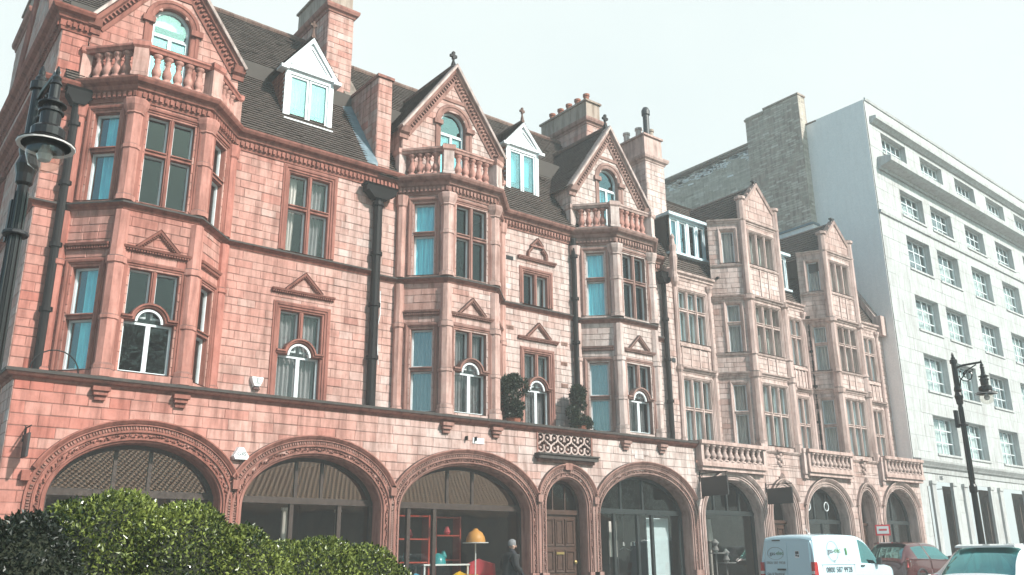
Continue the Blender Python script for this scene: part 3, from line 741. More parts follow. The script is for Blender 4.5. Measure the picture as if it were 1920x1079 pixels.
# ---- balconies ------------------------------------------------------
bme = baluster_mesh(.60, .105, 'terracotta_stone')
def put_balusters(parent, pts, step, z, me, skip=.22):
    for a, b in zip(pts[:-1], pts[1:]):
        l = math.hypot(b[0]-a[0], b[1]-a[1]); n = max(1, int((l-2*skip)/step)+1); 
        for k in range(n):
            t = (skip+(l-2*skip)*(k+.5)/n)/l
            o = bpy.data.objects.new('baluster', me); COL.objects.link(o); o.parent = parent; o.location = (a[0]+(b[0]-a[0])*t, a[1]+(b[1]-a[1])*t, z)
for i, (c, dz) in enumerate(BAYS):
    z = 11.16+dz; T = tt(c); pts = [(c-BW+.02, .02), (c-BH-.03, -BD-.0), (c+BH+.03, -BD-.0), (c+BW-.02, .02)]
    m = MB()
    sweep_plan(m, pts, [(-.13, z-.06), (.15, z-.06), (.15, z+.03), (.11, z+.08), (-.11, z+.08), (-.13, z+.03)], T)
    sweep_plan(m, pts, [(-.10, z+.70), (.10, z+.70), (.12, z+.75), (.15, z+.78), (.15, z+.82), (.10, z+.86), (-.10, z+.86), (-.14, z+.80)], T)
    for k, (x, y) in enumerate(pts):
        r = .20 if k in (1, 2) else .15
        m.lathe((x, y, z+.02), [(r+.03, 0), (r+.03, .08), (r, .1), (r, .68)], 4, min(1, T+.4), a0=(PI/4-.39 if k == 1 else PI/4+.39 if k == 2 else PI/4))
        m.lathe((x, y, z+.69), [(r, 0), (r+.05, .05), (r+.06, .15), (r+.02, .19)], 4, T, a0=(PI/4-.39 if k == 1 else PI/4+.39 if k == 2 else PI/4))
    b_ = m.build('balcony', 'terracotta_stone', red); put_balusters(b_, pts, .25, z+.08, bme)

# ---- main roof, dormers, wing wall, chimneys ---------------------------
SL = 1.43
def roofz(y, z0=11.10): return z0+SL*(y+.18)
def main_roof(x0, x1, z0, zr, tone=0):
    yr = (zr-z0)/SL-.18; v = Vector((0, yr+.18, zr-z0)); n = Vector((0, -v.z, v.y)).normalized()
    if n.z < 0: n = -n
    r = MB(); r.face([(x0, -.2, z0-.03), (x1, -.2, z0-.03), (x1, yr, zr-.03), (x0, yr, zr-.03)]); r.face([(x0, yr, zr-.03), (x1, yr, zr-.03), (x1, yr+4, zr-5), (x0, yr+4, zr-5)])
    ro = r.build('roof', 'roof_tile', red); o0 = Vector((x0, -.2, z0-.01))
    roof_tiles(ro, lambda a, b: (o0+Vector(((x1-x0)*a, 0, 0))+v*b, n), int((x1-x0)/.19), int(v.length/.115))
    rd = MB()
    k = int((x1-x0)/.42)
    for j in range(k): rd.tube([(x0+j*(x1-x0)/k+.005, yr, zr+.02+random.uniform(-.008, .008)), (x0+(j+1)*(x1-x0)/k-.005, yr, zr+.02)], .10, 8, random.random())
    rd.build('ridge', 'ridge_tile', ro)
main_roof(2.9, 10.5, 11.10, 16.55)
main_roof(10.5, 21.4, 10.97, 16.1)
def dormer(c, w_, zb, zt, za, yf, mats, T):
    F = Fr(0, yf); d = MB()
    F.box(d, c-w_/2, c+w_/2, zb-.09, zb, -.3, .10)             # sill
    F.box(d, c-w_/2, c-w_/2+.14, zb, zt, -.12, .0); F.box(d, c+w_/2-.14, c+w_/2, zb, zt, -.12, .0)
    F.box(d, c-w_/2+.1401, c+w_/2-.1401, zt-.13, zt, -.12, -.002)
    F.box(d, c-w_/2-.06, c+w_/2+.06, zt, zt+.09, -.14, .07)
    d.face([F.p(c-w_/2-.02, zt+.09, 0), F.p(c+w_/2+.02, zt+.09, 0), F.p(c, za-.05, 0)])
    sweep_wall(d, F, [(c-w_/2-.14, zt-.02), (c, za), (c+w_/2+.14, zt-.02)], [(-.09, -.04), (-.09, .07), (0, .09), (.02, -.04)], caps=True)
    sweep_wall(d, F, [(c-w_/2+.16, zt+.14), (c, za-.28), (c+w_/2-.16, zt+.14), (c-w_/2+.16, zt+.14)], [(-.03, 0), (-.02, .03), (.03, .03), (.035, 0)])
    for s in (-1, 1): F.box(d, c+s*(w_/2+.06)-.11, c+s*(w_/2+.06)+.11, zt-.07, zt+.02, -.2, .12)
    do = d.build('dormer', 'white_paint', red)
    fm = MB(); iw = w_-.28
    for s in (0, 1):
        a = c-iw/2+s*(iw/2+.012); b = a+iw/2-.012
        sweep_wall(fm, F, [(a, zb+.03), (a, zt-.135), (b, zt-.135), (b, zb+.03)], [(-.055, -.10), (-.055, -.03), (0, -.03), (0, -.10)], closed=True)
        p = MB(); F.box(p, a+.054, b-.054, zb+.08, zt-.185, -.075, -.067); p.build('pane', 'old_glass', do)
    fm.build('frame', 'white_paint', do)
    cm = MB(); curtain_geo(cm, F, c+.06, c+iw/2-.04, zb+.05, zt-.15, -.22, 5, .02, .25); cm.build('curtain', 'curtain_sky_reflection', do)
    cm = MB(); curtain_geo(cm, F, c-iw/2+.05, c-.06, zb+.05, zt-.15, -.26, 4, .02, 0.0); cm.build('curtain', 'curtain_sky_reflection', do)
    yb = lambda z: (z-11.0)/SL-.18
    for s in (-1, 1):            # tile hung cheeks
        x = c+s*(w_/2-.02); k = MB(); k.face([(x, yf+.02, zb-.2), (x, yb(zt)+.1, zt), (x, yf+.02, zt)])
        ck = k.build('cheek', 'hung_tile', do)
        FCk = Fr(x, yf+2, -PI/2) if s < 0 else Fr(x, yf, PI/2)
        tl = MB(); nz = 12
        for j in range(nz):
            z0 = zb-.1+(zt-zb+.1)*j/nz; z1 = zb-.1+(zt-zb+.1)*(j+1)/nz; y1 = yb(z0)
            n_ = max(1, int((y1-yf)/.17))
            for q in range(n_):
                ya, yc = yf+.03+(y1-yf)*q/n_, yf+.03+(y1-yf)*(q+1)/n_-.008
                tl.face([(x+s*.03, ya, z0), (x+s*.03, yc, z0), (x+s*.012, yc, z1), (x+s*.012, ya, z1)], random.random()); tl.face([(x, ya, z0), (x, yc, z0), (x+s*.03, yc, z0), (x+s*.03, ya, z0)], .2)
        tl.build('hung_tiles', 'hung_tile', ck, kind='stuff')
    for s in (-1, 1):
        e0 = Vector((c+s*(w_/2+.15), yf-.06, zt-.01)); sl_ = Vector((c, yf-.06, za+.03)) - e0; nrm = Vector((s*sl_.z, 0, -s*sl_.x)).normalized(); nrm = nrm if nrm.z > 0 else -nrm
        dp = yb(za)-yf+.3
        r = MB(); r.face([e0, e0+sl_, e0+sl_+Vector((0, dp, 0)), e0+Vector((0, dp, 0))]); rr = r.build('dormer_roof', 'roof_tile', do)
        roof_tiles(rr, (lambda e0, sl_, nrm, dp: (lambda a, b: (e0+sl_*b+Vector((0, dp*a, 0)), nrm)))(e0, sl_, nrm, dp), 12, 12)
    r = MB(); r.tube([(c, yf-.05, za+.07), (c, yb(za)+.1, za+.07)], .06, 8); r.build('ridge', 'ridge_tile', do)
    f = MB(); f.lathe((c, yf, za+.08), [(.06, 0), (.05, .1), (.028, .2), (.025, .42)], 8); f.box(c-.09, c+.09, yf-.03, yf+.03, za+.40, za+.47); f.box(c-.03, c+.03, yf-.035, yf+.035, za+.35, za+.55); f.build('finial', 'ridge_tile', do)
dormer(8.74, 1.38, 12.16, 13.62, 14.72, .60, None, .2)
dormer(15.98, 1.30, 11.97, 13.62, 14.5, .60, None, .5)
def t_stack(p): return clamp(.55+random.gauss(0, .12))
def chimney(parent, x0, x1, y0, y1, z0, zc, zt, pots, mat='terracotta_stone', jm='terracotta_joint', tf=t_stack, cap=TRIM, capT=.3, top='stack_stone', lim=0, slen=.42, potmat=None):
    c_, s_ = MB(), []
    for F, l in ((Fr(x0, y0), x1-x0), (Fr(x0, y1, -PI/2), y1-y0), (Fr(x1, y0, PI/2), y1-y0)): masonry(c_, s_, F, 0, l, z0, zc, [], .2, slen, tf)
    c_.face([(x1, y1, z0), (x0, y1, z0), (x0, y1, zc), (x1, y1, zc)])
    ch = c_.build('chimney', jm, parent)
    r = MB()
    for q in s_: stone_geo(r, q)
    r.build('chimney_stones', mat, ch, kind='stuff')
    k = MB(); pth = [(x0, y1), (x0, y0), (x1, y0), (x1, y1)]
    sweep_plan(k, pth, [(-.05, zc-.12), (.04, zc-.12), (.06, zc-.05), (.12, zc-.02), (.15, zc+.06), (.15, zc+.12), (-.05, zc+.15)], capT); k.build('chimney_band', cap, ch)
    k = MB(); k.box(x0+.03, x1-.03, y0+.03, y1-.03, zc, zt-.07, .3); k.box(x0-.03, x1+.03, y0-.03, y1+.03, zt-.07, zt, .1); k.build('chimney_cap', top, ch)
    for (px, py, hh, rr, mt) in pots:
        k = MB(); k.lathe((px, py, zt), [(rr*.95, 0), (rr, .05), (rr*.82, .1), (rr*.8, hh-.1), (rr*1.0, hh-.08), (rr*1.0, hh), (rr*.7, hh), (rr*.7, hh-.12)], 12, random.random()); k.build('chimney_pot', mt, ch)
    return ch
# wing wall between the first and second sections
c_, s_ = MB(), []
for F, l in ((Fr(10.46, 0), .42), (Fr(10.46, 2.0, -PI/2), 2.0), (Fr(10.88, 0, PI/2), 2.0)): masonry(c_, s_, F, 0, l, 11.15, 13.92, [], .2, .42, t_stack)
wg = c_.build('wing_wall', 'terracotta_joint', red); r = MB()
for q in s_: stone_geo(r, q)
r.build('wing_stones', 'terracotta_stone', wg, kind='stuff')
k = MB(); k.box(10.41, 10.93, -.06, 1.95, 13.92, 14.0, .3); k.build('coping', TRIM, wg)
k = MB(); k.hexa([(10.42, 1.7, 13.3), (10.92, 1.7, 13.3), (10.92, 4, 16.4), (10.42, 4, 16.4), (10.42, 1.7, 14.0), (10.92, 1.7, 14.0), (10.92, 4, 17.1), (10.42, 4, 17.1)], .4); k.build('parapet', 'stack_stone', wg)
k = MB(); k.hexa([(10.16, -.15, roofz(-.15)), (10.455, -.15, roofz(-.15)), (10.455, 1.9, roofz(1.9)), (10.16, 1.9, roofz(1.9)), (10.16, -.15, roofz(-.15)+.06), (10.455, -.15, roofz(-.15)+.16), (10.455, 1.9, roofz(1.9)+.16), (10.16, 1.9, roofz(1.9)+.06)]); k.build('flashing', 'lead', wg)
P_ = lambda x, y0, y1, n, h_=.42, r_=.13, mt='hung_tile': [(x, y0+(y1-y0)*(i+.5)/n, h_, r_, mt) for i in range(n)]
chimney(red, 9.82, 10.62, 2.0, 4.3, 13.0, 16.95, 17.95, P_(10.2, 2.1, 4.2, 4))
chimney(red, 20.05, 20.78, 1.9, 4.5, 13.4, 16.45, 17.35, P_(20.4, 2.0, 4.4, 5), tf=lambda p: clamp(.7+random.gauss(0, .1)), capT=.7)
chimney(red, 2.76, 3.66, 5.6, 7.9, 12.6, 15.75, 16.9, P_(3.2, 5.8, 7.7, 3), tf=lambda p: clamp(.8+random.gauss(0, .1)))
# side gable coping
k = MB(); sweep_wall(k, FS, [(7.38, 12.45), (10.3, 16.62), (13.22, 12.45)], [(-.2, 0), (-.2, .06), (-.06, .1), (0, .12), (.03, .12), (.03, -.2)], .0, caps=True); k.build('side_coping', TRIM, red)
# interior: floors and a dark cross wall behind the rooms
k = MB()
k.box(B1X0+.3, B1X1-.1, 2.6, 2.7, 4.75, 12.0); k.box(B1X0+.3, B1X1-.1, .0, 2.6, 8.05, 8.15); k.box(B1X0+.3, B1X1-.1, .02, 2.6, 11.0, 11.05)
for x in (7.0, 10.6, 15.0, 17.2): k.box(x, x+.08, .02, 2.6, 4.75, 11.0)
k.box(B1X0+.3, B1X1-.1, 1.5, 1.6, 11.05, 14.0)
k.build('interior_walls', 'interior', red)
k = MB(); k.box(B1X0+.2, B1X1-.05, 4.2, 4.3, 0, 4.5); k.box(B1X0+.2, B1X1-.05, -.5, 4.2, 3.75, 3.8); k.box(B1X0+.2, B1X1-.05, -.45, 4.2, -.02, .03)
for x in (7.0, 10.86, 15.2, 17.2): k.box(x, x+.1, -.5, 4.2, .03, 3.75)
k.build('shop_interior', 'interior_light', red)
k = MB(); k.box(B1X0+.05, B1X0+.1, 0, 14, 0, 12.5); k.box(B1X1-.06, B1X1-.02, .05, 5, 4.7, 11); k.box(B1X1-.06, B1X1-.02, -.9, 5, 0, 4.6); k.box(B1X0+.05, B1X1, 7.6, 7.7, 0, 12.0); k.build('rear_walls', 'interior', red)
# ================================================================== arches and shopfronts of the red building
def half_at(a, b, sp, z): return a if z <= sp else a*math.sqrt(max(0, 1-((z-sp)/b)**2))
def arch_ring(parent, F, c, a, b, sp, W, trim, T, hood_z, zb=.95, deep=-.5, rich=True, n=34):
    m = MB(); pth = arch_path(c, a, b, sp, zb, n)
    prof = [(0, deep), (0, -.06), (.02, -.01), (.055, .0), (.06, .035), (.09, .04), (.095, .012), (.20*W/.38, .012), (.205*W/.38, .05), (.245*W/.38, .055), (.25*W/.38, .022), (.33*W/.38, .022), (.335*W/.38, .06), (W, .055), (W, -.02)]
    sweep_wall(m, F, pth, prof, T, caps=True)
    if rich:
        for (q, d) in along(pth, .042):      # undercut foliage carving in the hollow
            nn = (-d[1], d[0]); b0 = random.uniform(.10, .15)*W/.38; b1 = b0+random.uniform(.035, .055); s = random.uniform(.018, .032); sk = random.uniform(-.03, .03); hh_ = random.uniform(.03, .065)
            cs = [(q[0]+d[0]*(a_+(sk if b_ > b0 else 0))+nn[0]*b_, q[1]+d[1]*(a_+(sk if b_ > b0 else 0))+nn[1]*b_) for a_, b_ in ((-s, b0), (s, b0), (s*.6, b1), (-s*.6, b1))]
            cx_, cz_ = sum(c_[0] for c_ in cs)/4, sum(c_[1] for c_ in cs)/4
            m.hexa([F.p(*c_, .012) for c_ in cs]+[F.p(cx_+(c_[0]-cx_)*.45, cz_+(c_[1]-cz_)*.45, hh_) for c_ in cs], T)
        blocks_on(m, F, pth, .26*W/.38, .325*W/.38, .02, .045, .05, .034, min(1, T+.3))
    o = m.build('arch', trim, parent)
    ao, bo = a+W, b+W; zs_ = [k/n for k in range(n+1)]
    hp = [(c-ao*math.cos(PI*t), sp+bo*math.sin(PI*t)) for t in zs_]; hp = [q for q in hp if q[1] >= hood_z]
    h = MB(); sweep_wall(h, F, hp, [(-.01, -.02), (-.01, .075), (.02, .10), (.05, .125), (.075, .12), (.08, -.02)], T*.8, caps=True); h.build('hood_mould', trim, o)
    p = MB()
    for s in (-1, 1): F.box(p, c+s*(a+W/2)-W/2-.02+(.03 if s > 0 else 0), c+s*(a+W/2)+W/2+.02-(0 if s > 0 else .03), 0, zb, deep, .07, T)
    p.build('plinth', trim, o)
    return o
def fan_pane(mb, F, c, a, b, sp, z0, ua, ub, w, n=10):
    us = [ua+(ub-ua)*k/n for k in range(n+1)]
    top = [(u, max(z0+.01, sp+b*math.sqrt(max(0, 1-((u-c)/a)**2)))) for u in us]
    mb.face([F.p(ua, z0, w), F.p(ub, z0, w)]+[F.p(*q, w) for q in top[::-1]])
def shopfront(parent, F, c, a, b, sp, zt, bars, lower, mat='shop_timber', w=-.42, glass='shop_glass', fan='fan_glass', stall=.45, fw=.09):
    m = MB(); pth = arch_path(c, a+.01, b+.01, sp, 0.02, 30)
    sweep_wall(m, F, pth, [(-fw, w-.05), (-fw, w+.04), (0, w+.05), (0, w-.05)])
    hw = half_at(a, b, sp, zt)
    F.box(m, c-hw, c+hw, zt-.055, zt+.055, w-.06, w+.07); F.box(m, c-hw, c+hw, zt+.0551, zt+.085, w-.05, w+.035)
    for u in bars:
        top = sp+b*math.sqrt(max(0, 1-((u-c)/a)**2)); F.box(m, u-.035, u+.035, zt+.056, top, w-.04, w+.03)
    for u in lower: F.box(m, u-.045, u+.045, stall, zt-.056, w-.045, w+.045)
    F.box(m, c-a, c+a, .03, stall, w-.05, w+.03); F.box(m, c-a, c+a, stall+.001, stall+.06, w-.055, w+.07)
    s = m.build('shopfront', mat, parent)
    ee = [c-a*.985, *bars, c+a*.985]
    for x0, x1 in zip(ee[:-1], ee[1:]):
        x0 = max(x0, c-hw+.03); x1 = min(x1, c+hw-.03)
        p = MB(); fan_pane(p, F, c, a-.04, b-.04, sp, zt+.05, x0+.02, x1-.02, w); p.build('fanlight_pane', fan, s)
    ee = [c-a+fw*.6, *lower, c+a-fw*.6]
    for x0, x1 in zip(ee[:-1], ee[1:]):
        p = MB(); F.box(p, x0+.03, x1-.03, stall+.03, zt-.04, w-.004, w+.004); p.build('pane', glass, s)
    return s
HOODZ = 2.86
for i, (c, a, b, sp, ao, bo) in enumerate(ARCH):
    arch_ring(red, FG, c, a, b, sp, .38 if i < 2 else .32 if i == 2 else .33, TRIM, tt(c), HOODZ)
arch_ring(red, FG, DOOR[0], DOOR[1], DOOR[2], DOOR[3], .33, TRIM, tt(16), HOODZ, deep=-.42)
for x in (3.12, 6.985, 10.7, 15.08, 17.08):      # impost blocks between the arches
    m = MB(); FG.box(m, x-.07, x+.07, HOODZ-.16, HOODZ+.02, 0, .13, tt(x)); m.build('impost', TRIM, red)
shopfront(red, FG, ARCH[0][0], *ARCH[0][1:4], 2.55, (4.74, 5.40), (4.2, 5.9))
shopfront(red, FG, ARCH[1][0], *ARCH[1][1:4], 2.53, (8.52, 9.14), (8.45, 9.6))
shopfront(red, FG, ARCH[2][0], *ARCH[2][1:4], 2.52, (12.52, 13.28), (11.42, 12.15))
shopfront(red, FG, ARCH[3][0], *ARCH[3][1:4], 2.55, (18.5, 19.4), (18.2, 19.15, 19.75), 'shop_paint', fan='window_glass')
# panelled entrance door
c = DOOR[0]; m = MB(); w0 = -.36
sweep_wall(m, FG, arch_path(c, .70, .70, 2.62, .03, 20), [(-.07, w0-.05), (-.07, w0+.04), (0, w0+.05), (0, w0-.05)])
FG.box(m, c-.69, c+.69, 2.42, 2.54, w0-.05, w0+.06)
for u in (c-.22, c+.22): FG.box(m, u-.02, u+.02, 2.541, 3.25, w0-.03, w0+.02)
FG.box(m, c-.69, c+.69, 0, .06, w0-.1, w0+.2)
d0 = m.build('door_case', 'door_timber', red)
p = MB(); fan_pane(p, FG, c, .66, .66, 2.62, 2.53, c-.63, c+.63, w0); p.build('fanlight_pane', 'window_glass', d0)
m = MB(); FG.box(m, c-.62, c+.62, .07, 2.42, w0-.045, w0)
for (ua, ub, va, vb) in [(-.54, -.2, 1.62, 2.3), (-.15, .15, 1.62, 2.3), (.2, .54, 1.62, 2.3), (-.54, -.2, .95, 1.5), (-.15, .15, .95, 1.5), (.2, .54, .95, 1.5), (-.54, -.05, .2, .8), (.05, .54, .2, .8)]:
    sweep_wall(m, FG, [(c+ua, va), (c+ua, vb), (c+ub, vb), (c+ub, va)], [(-.05, w0+.001), (-.04, w0+.025), (0, w0+.03), (.012, w0+.001)], closed=True)
    FG.box(m, c+ua+.07, c+ub-.07, va+.07, vb-.07, w0, w0+.018)
dd = m.build('door', 'door_timber', red)
m = MB(); FG.box(m, c-.13, c+.13, 1.40, 1.46, w0, w0+.05); FG.box(m, c-.10, c+.1, 1.415, 1.445, w0+.05, w0+.055); m.build('letter_box', 'brass', dd)
m = MB(); m.lathe(FG.p(c+.52, 1.2, w0), [(.02, 0), (.02, .03), (.05, .05), (.05, .08), (.02, .1)], 10, ax=FG.n); m.build('door_knob', 'brass', dd)
m = MB(); m.box(c-.71, c+.71, -.98, -.52, 0.0, .07); m.build('doorstep', 'kerb_stone', red)
# pierced scroll panel above the door
m = MB(); FG.box(m, GR[0]-.02, GR[1]+.02, 3.74, 3.82, 0, .10, .4); FG.box(m, c-.12, c+.12, 3.56, 3.74, 0, .12, .5)
FG.box(m, GR[0], GR[1], 3.96, 4.56, -.32, -.28, .2)
for u in (GR[0], GR[1]): FG.box(m, u-.03, u+.03, 3.96, 4.53, -.28, .03, .5)
sp_ = m.build('scroll_panel', TRIM, red)
m = MB(); FG.box(m, GR[0]-.08, GR[1]+.08, 3.821, 3.92, 0, .20, .2); FG.box(m, GR[0]-.10, GR[1]+.10, 3.92, 3.959, 0, .24, .2); m.build('stained_shelf', 'grime_lead', sp_)
for k in range(8):
    s = 1 if k % 2 else -1; uc = GR[0]+.13+k*(GR[1]-GR[0]-.26)/7; zc = 4.25; R = .118; pts = []
    for t in range(25):
        a = math.radians(-40+t/24*310); pts.append((uc+s*R*math.cos(a), zc+.135+R*math.sin(a)))
    low = [(2*uc-x, 2*zc-z) for x, z in pts[::-1]]
    m = MB(); m.tube([FG.p(u, z, -.02) for u, z in pts+low], .03, 7, .75); m.build('scroll', 'pale_trim', sp_, smooth=True)
    for zz in (zc+.135, zc-.135): m = MB(); m.lathe(FG.p(uc, zz, -.05), [(.045, 0), (.05, .03), (.03, .06)], 7, .6, ax=FG.n); m.build('rosette', 'pale_trim', sp_)
# drainpipes
pipe(red, 3.20, -.14, 4.70, 10.55, .095, True, .26)
pipe(red, 10.52, -.14, 4.70, 10.25, .115, True, .44)
pipe(red, 17.36, -.13, 4.70, 10.7, .085)
pipe(red, 21.34, -.14, 4.70, 10.0, .085, True, .26)
m = MB(); m.tube([(10.66, -.16, 7.8), (10.68, -.17, 7.2), (10.62, -.17, 6.9), (10.63, -.17, 6.4), (10.67, -.17, 5.9)], .014, 6); m.build('cable', 'white_paint', red)
m = MB(); m.tube([(2.95+.42*(1-math.cos(t*PI/10))/1, -.86, 4.72+.42*math.sin(t*PI/10)) for t in range(11)], .013, 6); m.build('wire_hoop', 'black_iron', red)
# little vents in the second section
for (u, z) in ((14.95, 9.62), (14.95, 7.55), (16.98, 7.35), (16.95, 6.75), (16.95, 6.1)):
    m = MB(); F0.box(m, u-.13, u+.13, z-.06, z+.06, 0, .022)
    for k in range(4): F0.box(m, u-.11, u+.11, z-.045+k*.025, z-.035+k*.025, .022, .035)
    m.build('air_vent', 'terracotta_joint' if z < 9 else 'dark_trim', red)
m = MB(); FG.box(m, 18.6, 19.3, 4.16, 4.28, .005, .03, .9); FG.box(m, 18.72, 19.1, 4.03, 4.155, .005, .028, .95); m.build('patch_stone', 'pale_stone', red)
m = MB(); FG.box(m, 12.98, 13.33, 4.06, 4.20, .005, .03); m.build('blank_plaque', 'white_render', red)
m = MB()
for x in (12.77, 13.05): FG.box(m, x-.015, x+.015, 4.12, 4.22, .0, .10)
m.build('wall_bracket', 'black_iron', red)

# ---- things fixed on or standing on the red building -----------------------
def poly_box(mb, F, poly, w0, w1, inset=.0):
    cx = sum(p[0] for p in poly)/len(poly); cz = sum(p[1] for p in poly)/len(poly)
    a = [F.p(*p, w0) for p in poly]; b = [F.p(cx+(p[0]-cx)*(1-inset), cz+(p[1]-cz)*(1-inset), w1) for p in poly]
    k = len(a); mb.face(b); mb.face(a[::-1])
    for i in range(k): mb.face([a[i], a[(i+1) % k], b[(i+1) % k], b[i]])
al = thing('alarm_box', 'white shield-shaped burglar alarm box on the terracotta wall above the ledge', 'alarm box')
m = MB(); poly_box(m, F0, [(7.50, 5.26), (7.52, 5.16), (7.58, 5.03), (7.72, 5.03), (7.78, 5.16), (7.80, 5.26)], .02, .12, .12); m.build('cover', 'white_plastic', al)
m = MB(); poly_box(m, F0, [(7.56, 4.97), (7.59, 5.028), (7.71, 5.028), (7.74, 4.97)], .02, .09, .1); m.build('siren_base', 'car_red', al)
m = MB(); F0.box(m, 7.64, 7.66, 5.14, 5.21, .121, .124); F0.box(m, 7.59, 7.71, 5.10, 5.112, .121, .124); m.build('emblem', 'print_dark', al)
m = MB(); pts = [(7.65+.075*math.cos(t*PI/10), 5.17+.04*math.sin(t*PI/10)) for t in range(20)]; m.tube([F0.p(*q, .122) for q in pts], .005, 5, closed=True); m.build('emblem_ring', 'print_dark', al)
g4 = thing('alarm_box', 'white six-sided alarm box marked G4S between the first two shop arches', 'alarm box')
hx = [(6.84, 3.35), (6.93, 3.53), (7.09, 3.53), (7.24, 3.35), (7.20, 3.28), (6.90, 3.28)]
hx = [(6.86, 3.36), (6.97, 3.56), (7.08, 3.56), (7.22, 3.36), (7.18, 3.29), (6.90, 3.29)]
m = MB(); poly_box(m, FG, hx, .02, .13, .10); m.build('cover', 'white_plastic', g4)
text_mesh('G4S', .115, 'print_dark', 'lettering', g4, FG.mtx(7.04, 3.41, .132)); m = MB(); FG.box(m, 6.96, 7.12, 3.325, 3.334, .131, .134); m.build('underline', 'print_dark', g4)
def hanging_sign(F, u, z, wd, ht, arm, label, slant=0., name='hanging_sign'):
    t = thing(name, label, 'hanging sign'); m = MB()
    m.tube([F.p(u, z+.12, .0), F.p(u, z+.12, arm+.02)], .014, 6); m.tube([F.p(u, z-.05, .0), F.p(u, z+.1, .12)], .01, 6)
    for w_ in (arm-wd+.06, arm-.06): m.tube([F.p(u, z+.12, w_), F.p(u, z, w_)], .007, 5)
    F.box(m, u-.03, u+.03, z-.12, z+.18, 0, .015); m.build('bracket', 'black_iron', t)
    m = MB(); F.box(m, u-.02, u+.02, z-ht, z, arm-wd, arm); m.build('board', 'hanging_sign_dark', t); return t
hanging_sign(FG, 3.02, 3.50, .42, .42, .50, 'small dark hanging sign at the left corner beside the first arch')
def bush(name, label, cat, c, rx, ry, rz, n, size, mat, group=None, seed=1, blobs=10, stem=.3):
    random.seed(seed); t = thing(name, label, cat, c, 0, group); B = []
    for k in range(blobs):
        a = random.uniform(0, 2*PI); r_ = random.random()**.5*.6; zz = random.uniform(-.75, .75); q = math.sqrt(max(.1, 1-zz*zz*.7))
        B.append((Vector((rx*r_*math.cos(a)*q, ry*r_*math.sin(a)*q, rz*zz+rz)), random.uniform(.32, .5)))
    pts = []
    for k in range(n):
        bc, br = random.choice(B); d = Vector((random.gauss(0, 1), random.gauss(0, 1), random.gauss(0, 1))).normalized(); s = random.uniform(.65, 1.05)
        pts.append((bc+Vector((d.x*rx, d.y*ry, d.z*rz*.7))*br*s, d))
    m = MB(); leaves(m, pts, size); m.build('foliage', mat, t, kind='stuff')
    m = MB()
    for k in range(9):
        bc = B[k % len(B)][0]; m.tube([(random.uniform(-.05, .05), random.uniform(-.05, .05), -.0), bc*.5+Vector((random.uniform(-.05, .05), 0, 0)), bc*1.05], [.022, .014, .006], 5)
    m.build('stems', 'bark', t); random.seed(seed+100); return t
for k, (x, rx, rz, lb) in enumerate(((14.64, .46, .68, 'dark bushy shrub on the ledge beside the second canted bay'), (17.05, .46, .62, 'broad dark shrub on the ledge against the drainpipe left of the third bay'))):
    t = bush('ledge_shrub', lb, 'shrub', (x, -.52, 4.78), rx*1.1, .38, rz*1.0, 5200, .075, 'dark_leaf', 'shrubs on the ledge', seed=20+k)
    m = MB(); m.lathe((0, 0, -.085), [(.16, 0), (.2, .16), (.22, .18), (.18, .18), (.16, .14)], 12); m.build('pot', 'hung_tile', t)
# ================================================================== pale building with two oriels
B2X0, B2X1 = 21.4, 35.15
pale = thing('pale_stone_house', 'pale pink stone building with two gabled oriels and arched shops beside the red terracotta one', 'building')
def t_pale(p): 
    t = .5+random.gauss(0, .085)+.2*mnoise.noise(Vector((p.x*.5, p.y*.5, p.z*.5))); return clamp(t-.25 if random.random() < .12 else t)
core, st = MB(), []; PT = 'pale_trim'
FG2 = Fr(0, -.952)
GX1 = 34.72
ARCH2 = [(23.12, 1.42, 1.22, 2.40, .24), (28.25, 1.24, 1.14, 2.46, .24), (33.1, 1.14, 1.14, 2.56, .24)]
DOOR2 = [(25.68, .60, 1.16, 2.50, .26), (30.80, .48, 1.0, 2.74, .24)]
holes = [h_arch(c, a+.1, b+.1, sp) for c, a, b, sp, W in ARCH2+DOOR2]
BAL = [(21.42, 24.62, 4.07, 4.76), (27.02, 29.74, 4.17, 4.84), (31.95, 34.74, 4.23, 4.9)]
masonry(core, st, FG2, B2X0, GX1, 0, 4.70, holes+[h_rect(b0, b1, z0, 4.75) for b0, b1, z0, z1 in BAL], .21, .46, t_pale)
OR = [(25.85, 1.0, 1.85, .9, 0.), (30.85, .95, 1.45, .9, -.1)]
W1, W2, W3 = 22.88, 28.84, 33.95
def hz(c, hw): return [h_rect(c-hw, c+hw, 4.9, 6.98), h_rect(c-hw, c+hw, 8.18, 10.0)]
segs = [(B2X0, OR[0][0]-OR[0][2], hz(W1, .72)), (OR[0][0]+OR[0][2], OR[1][0]-OR[1][2], hz(W2, .36)), (OR[1][0]+OR[1][2], 35.1, hz(W3, .42))]
for a, b, hh in segs: masonry(core, st, F0, a, b, 4.70, 10.35, hh, .19, .42, t_pale)
ofr = []
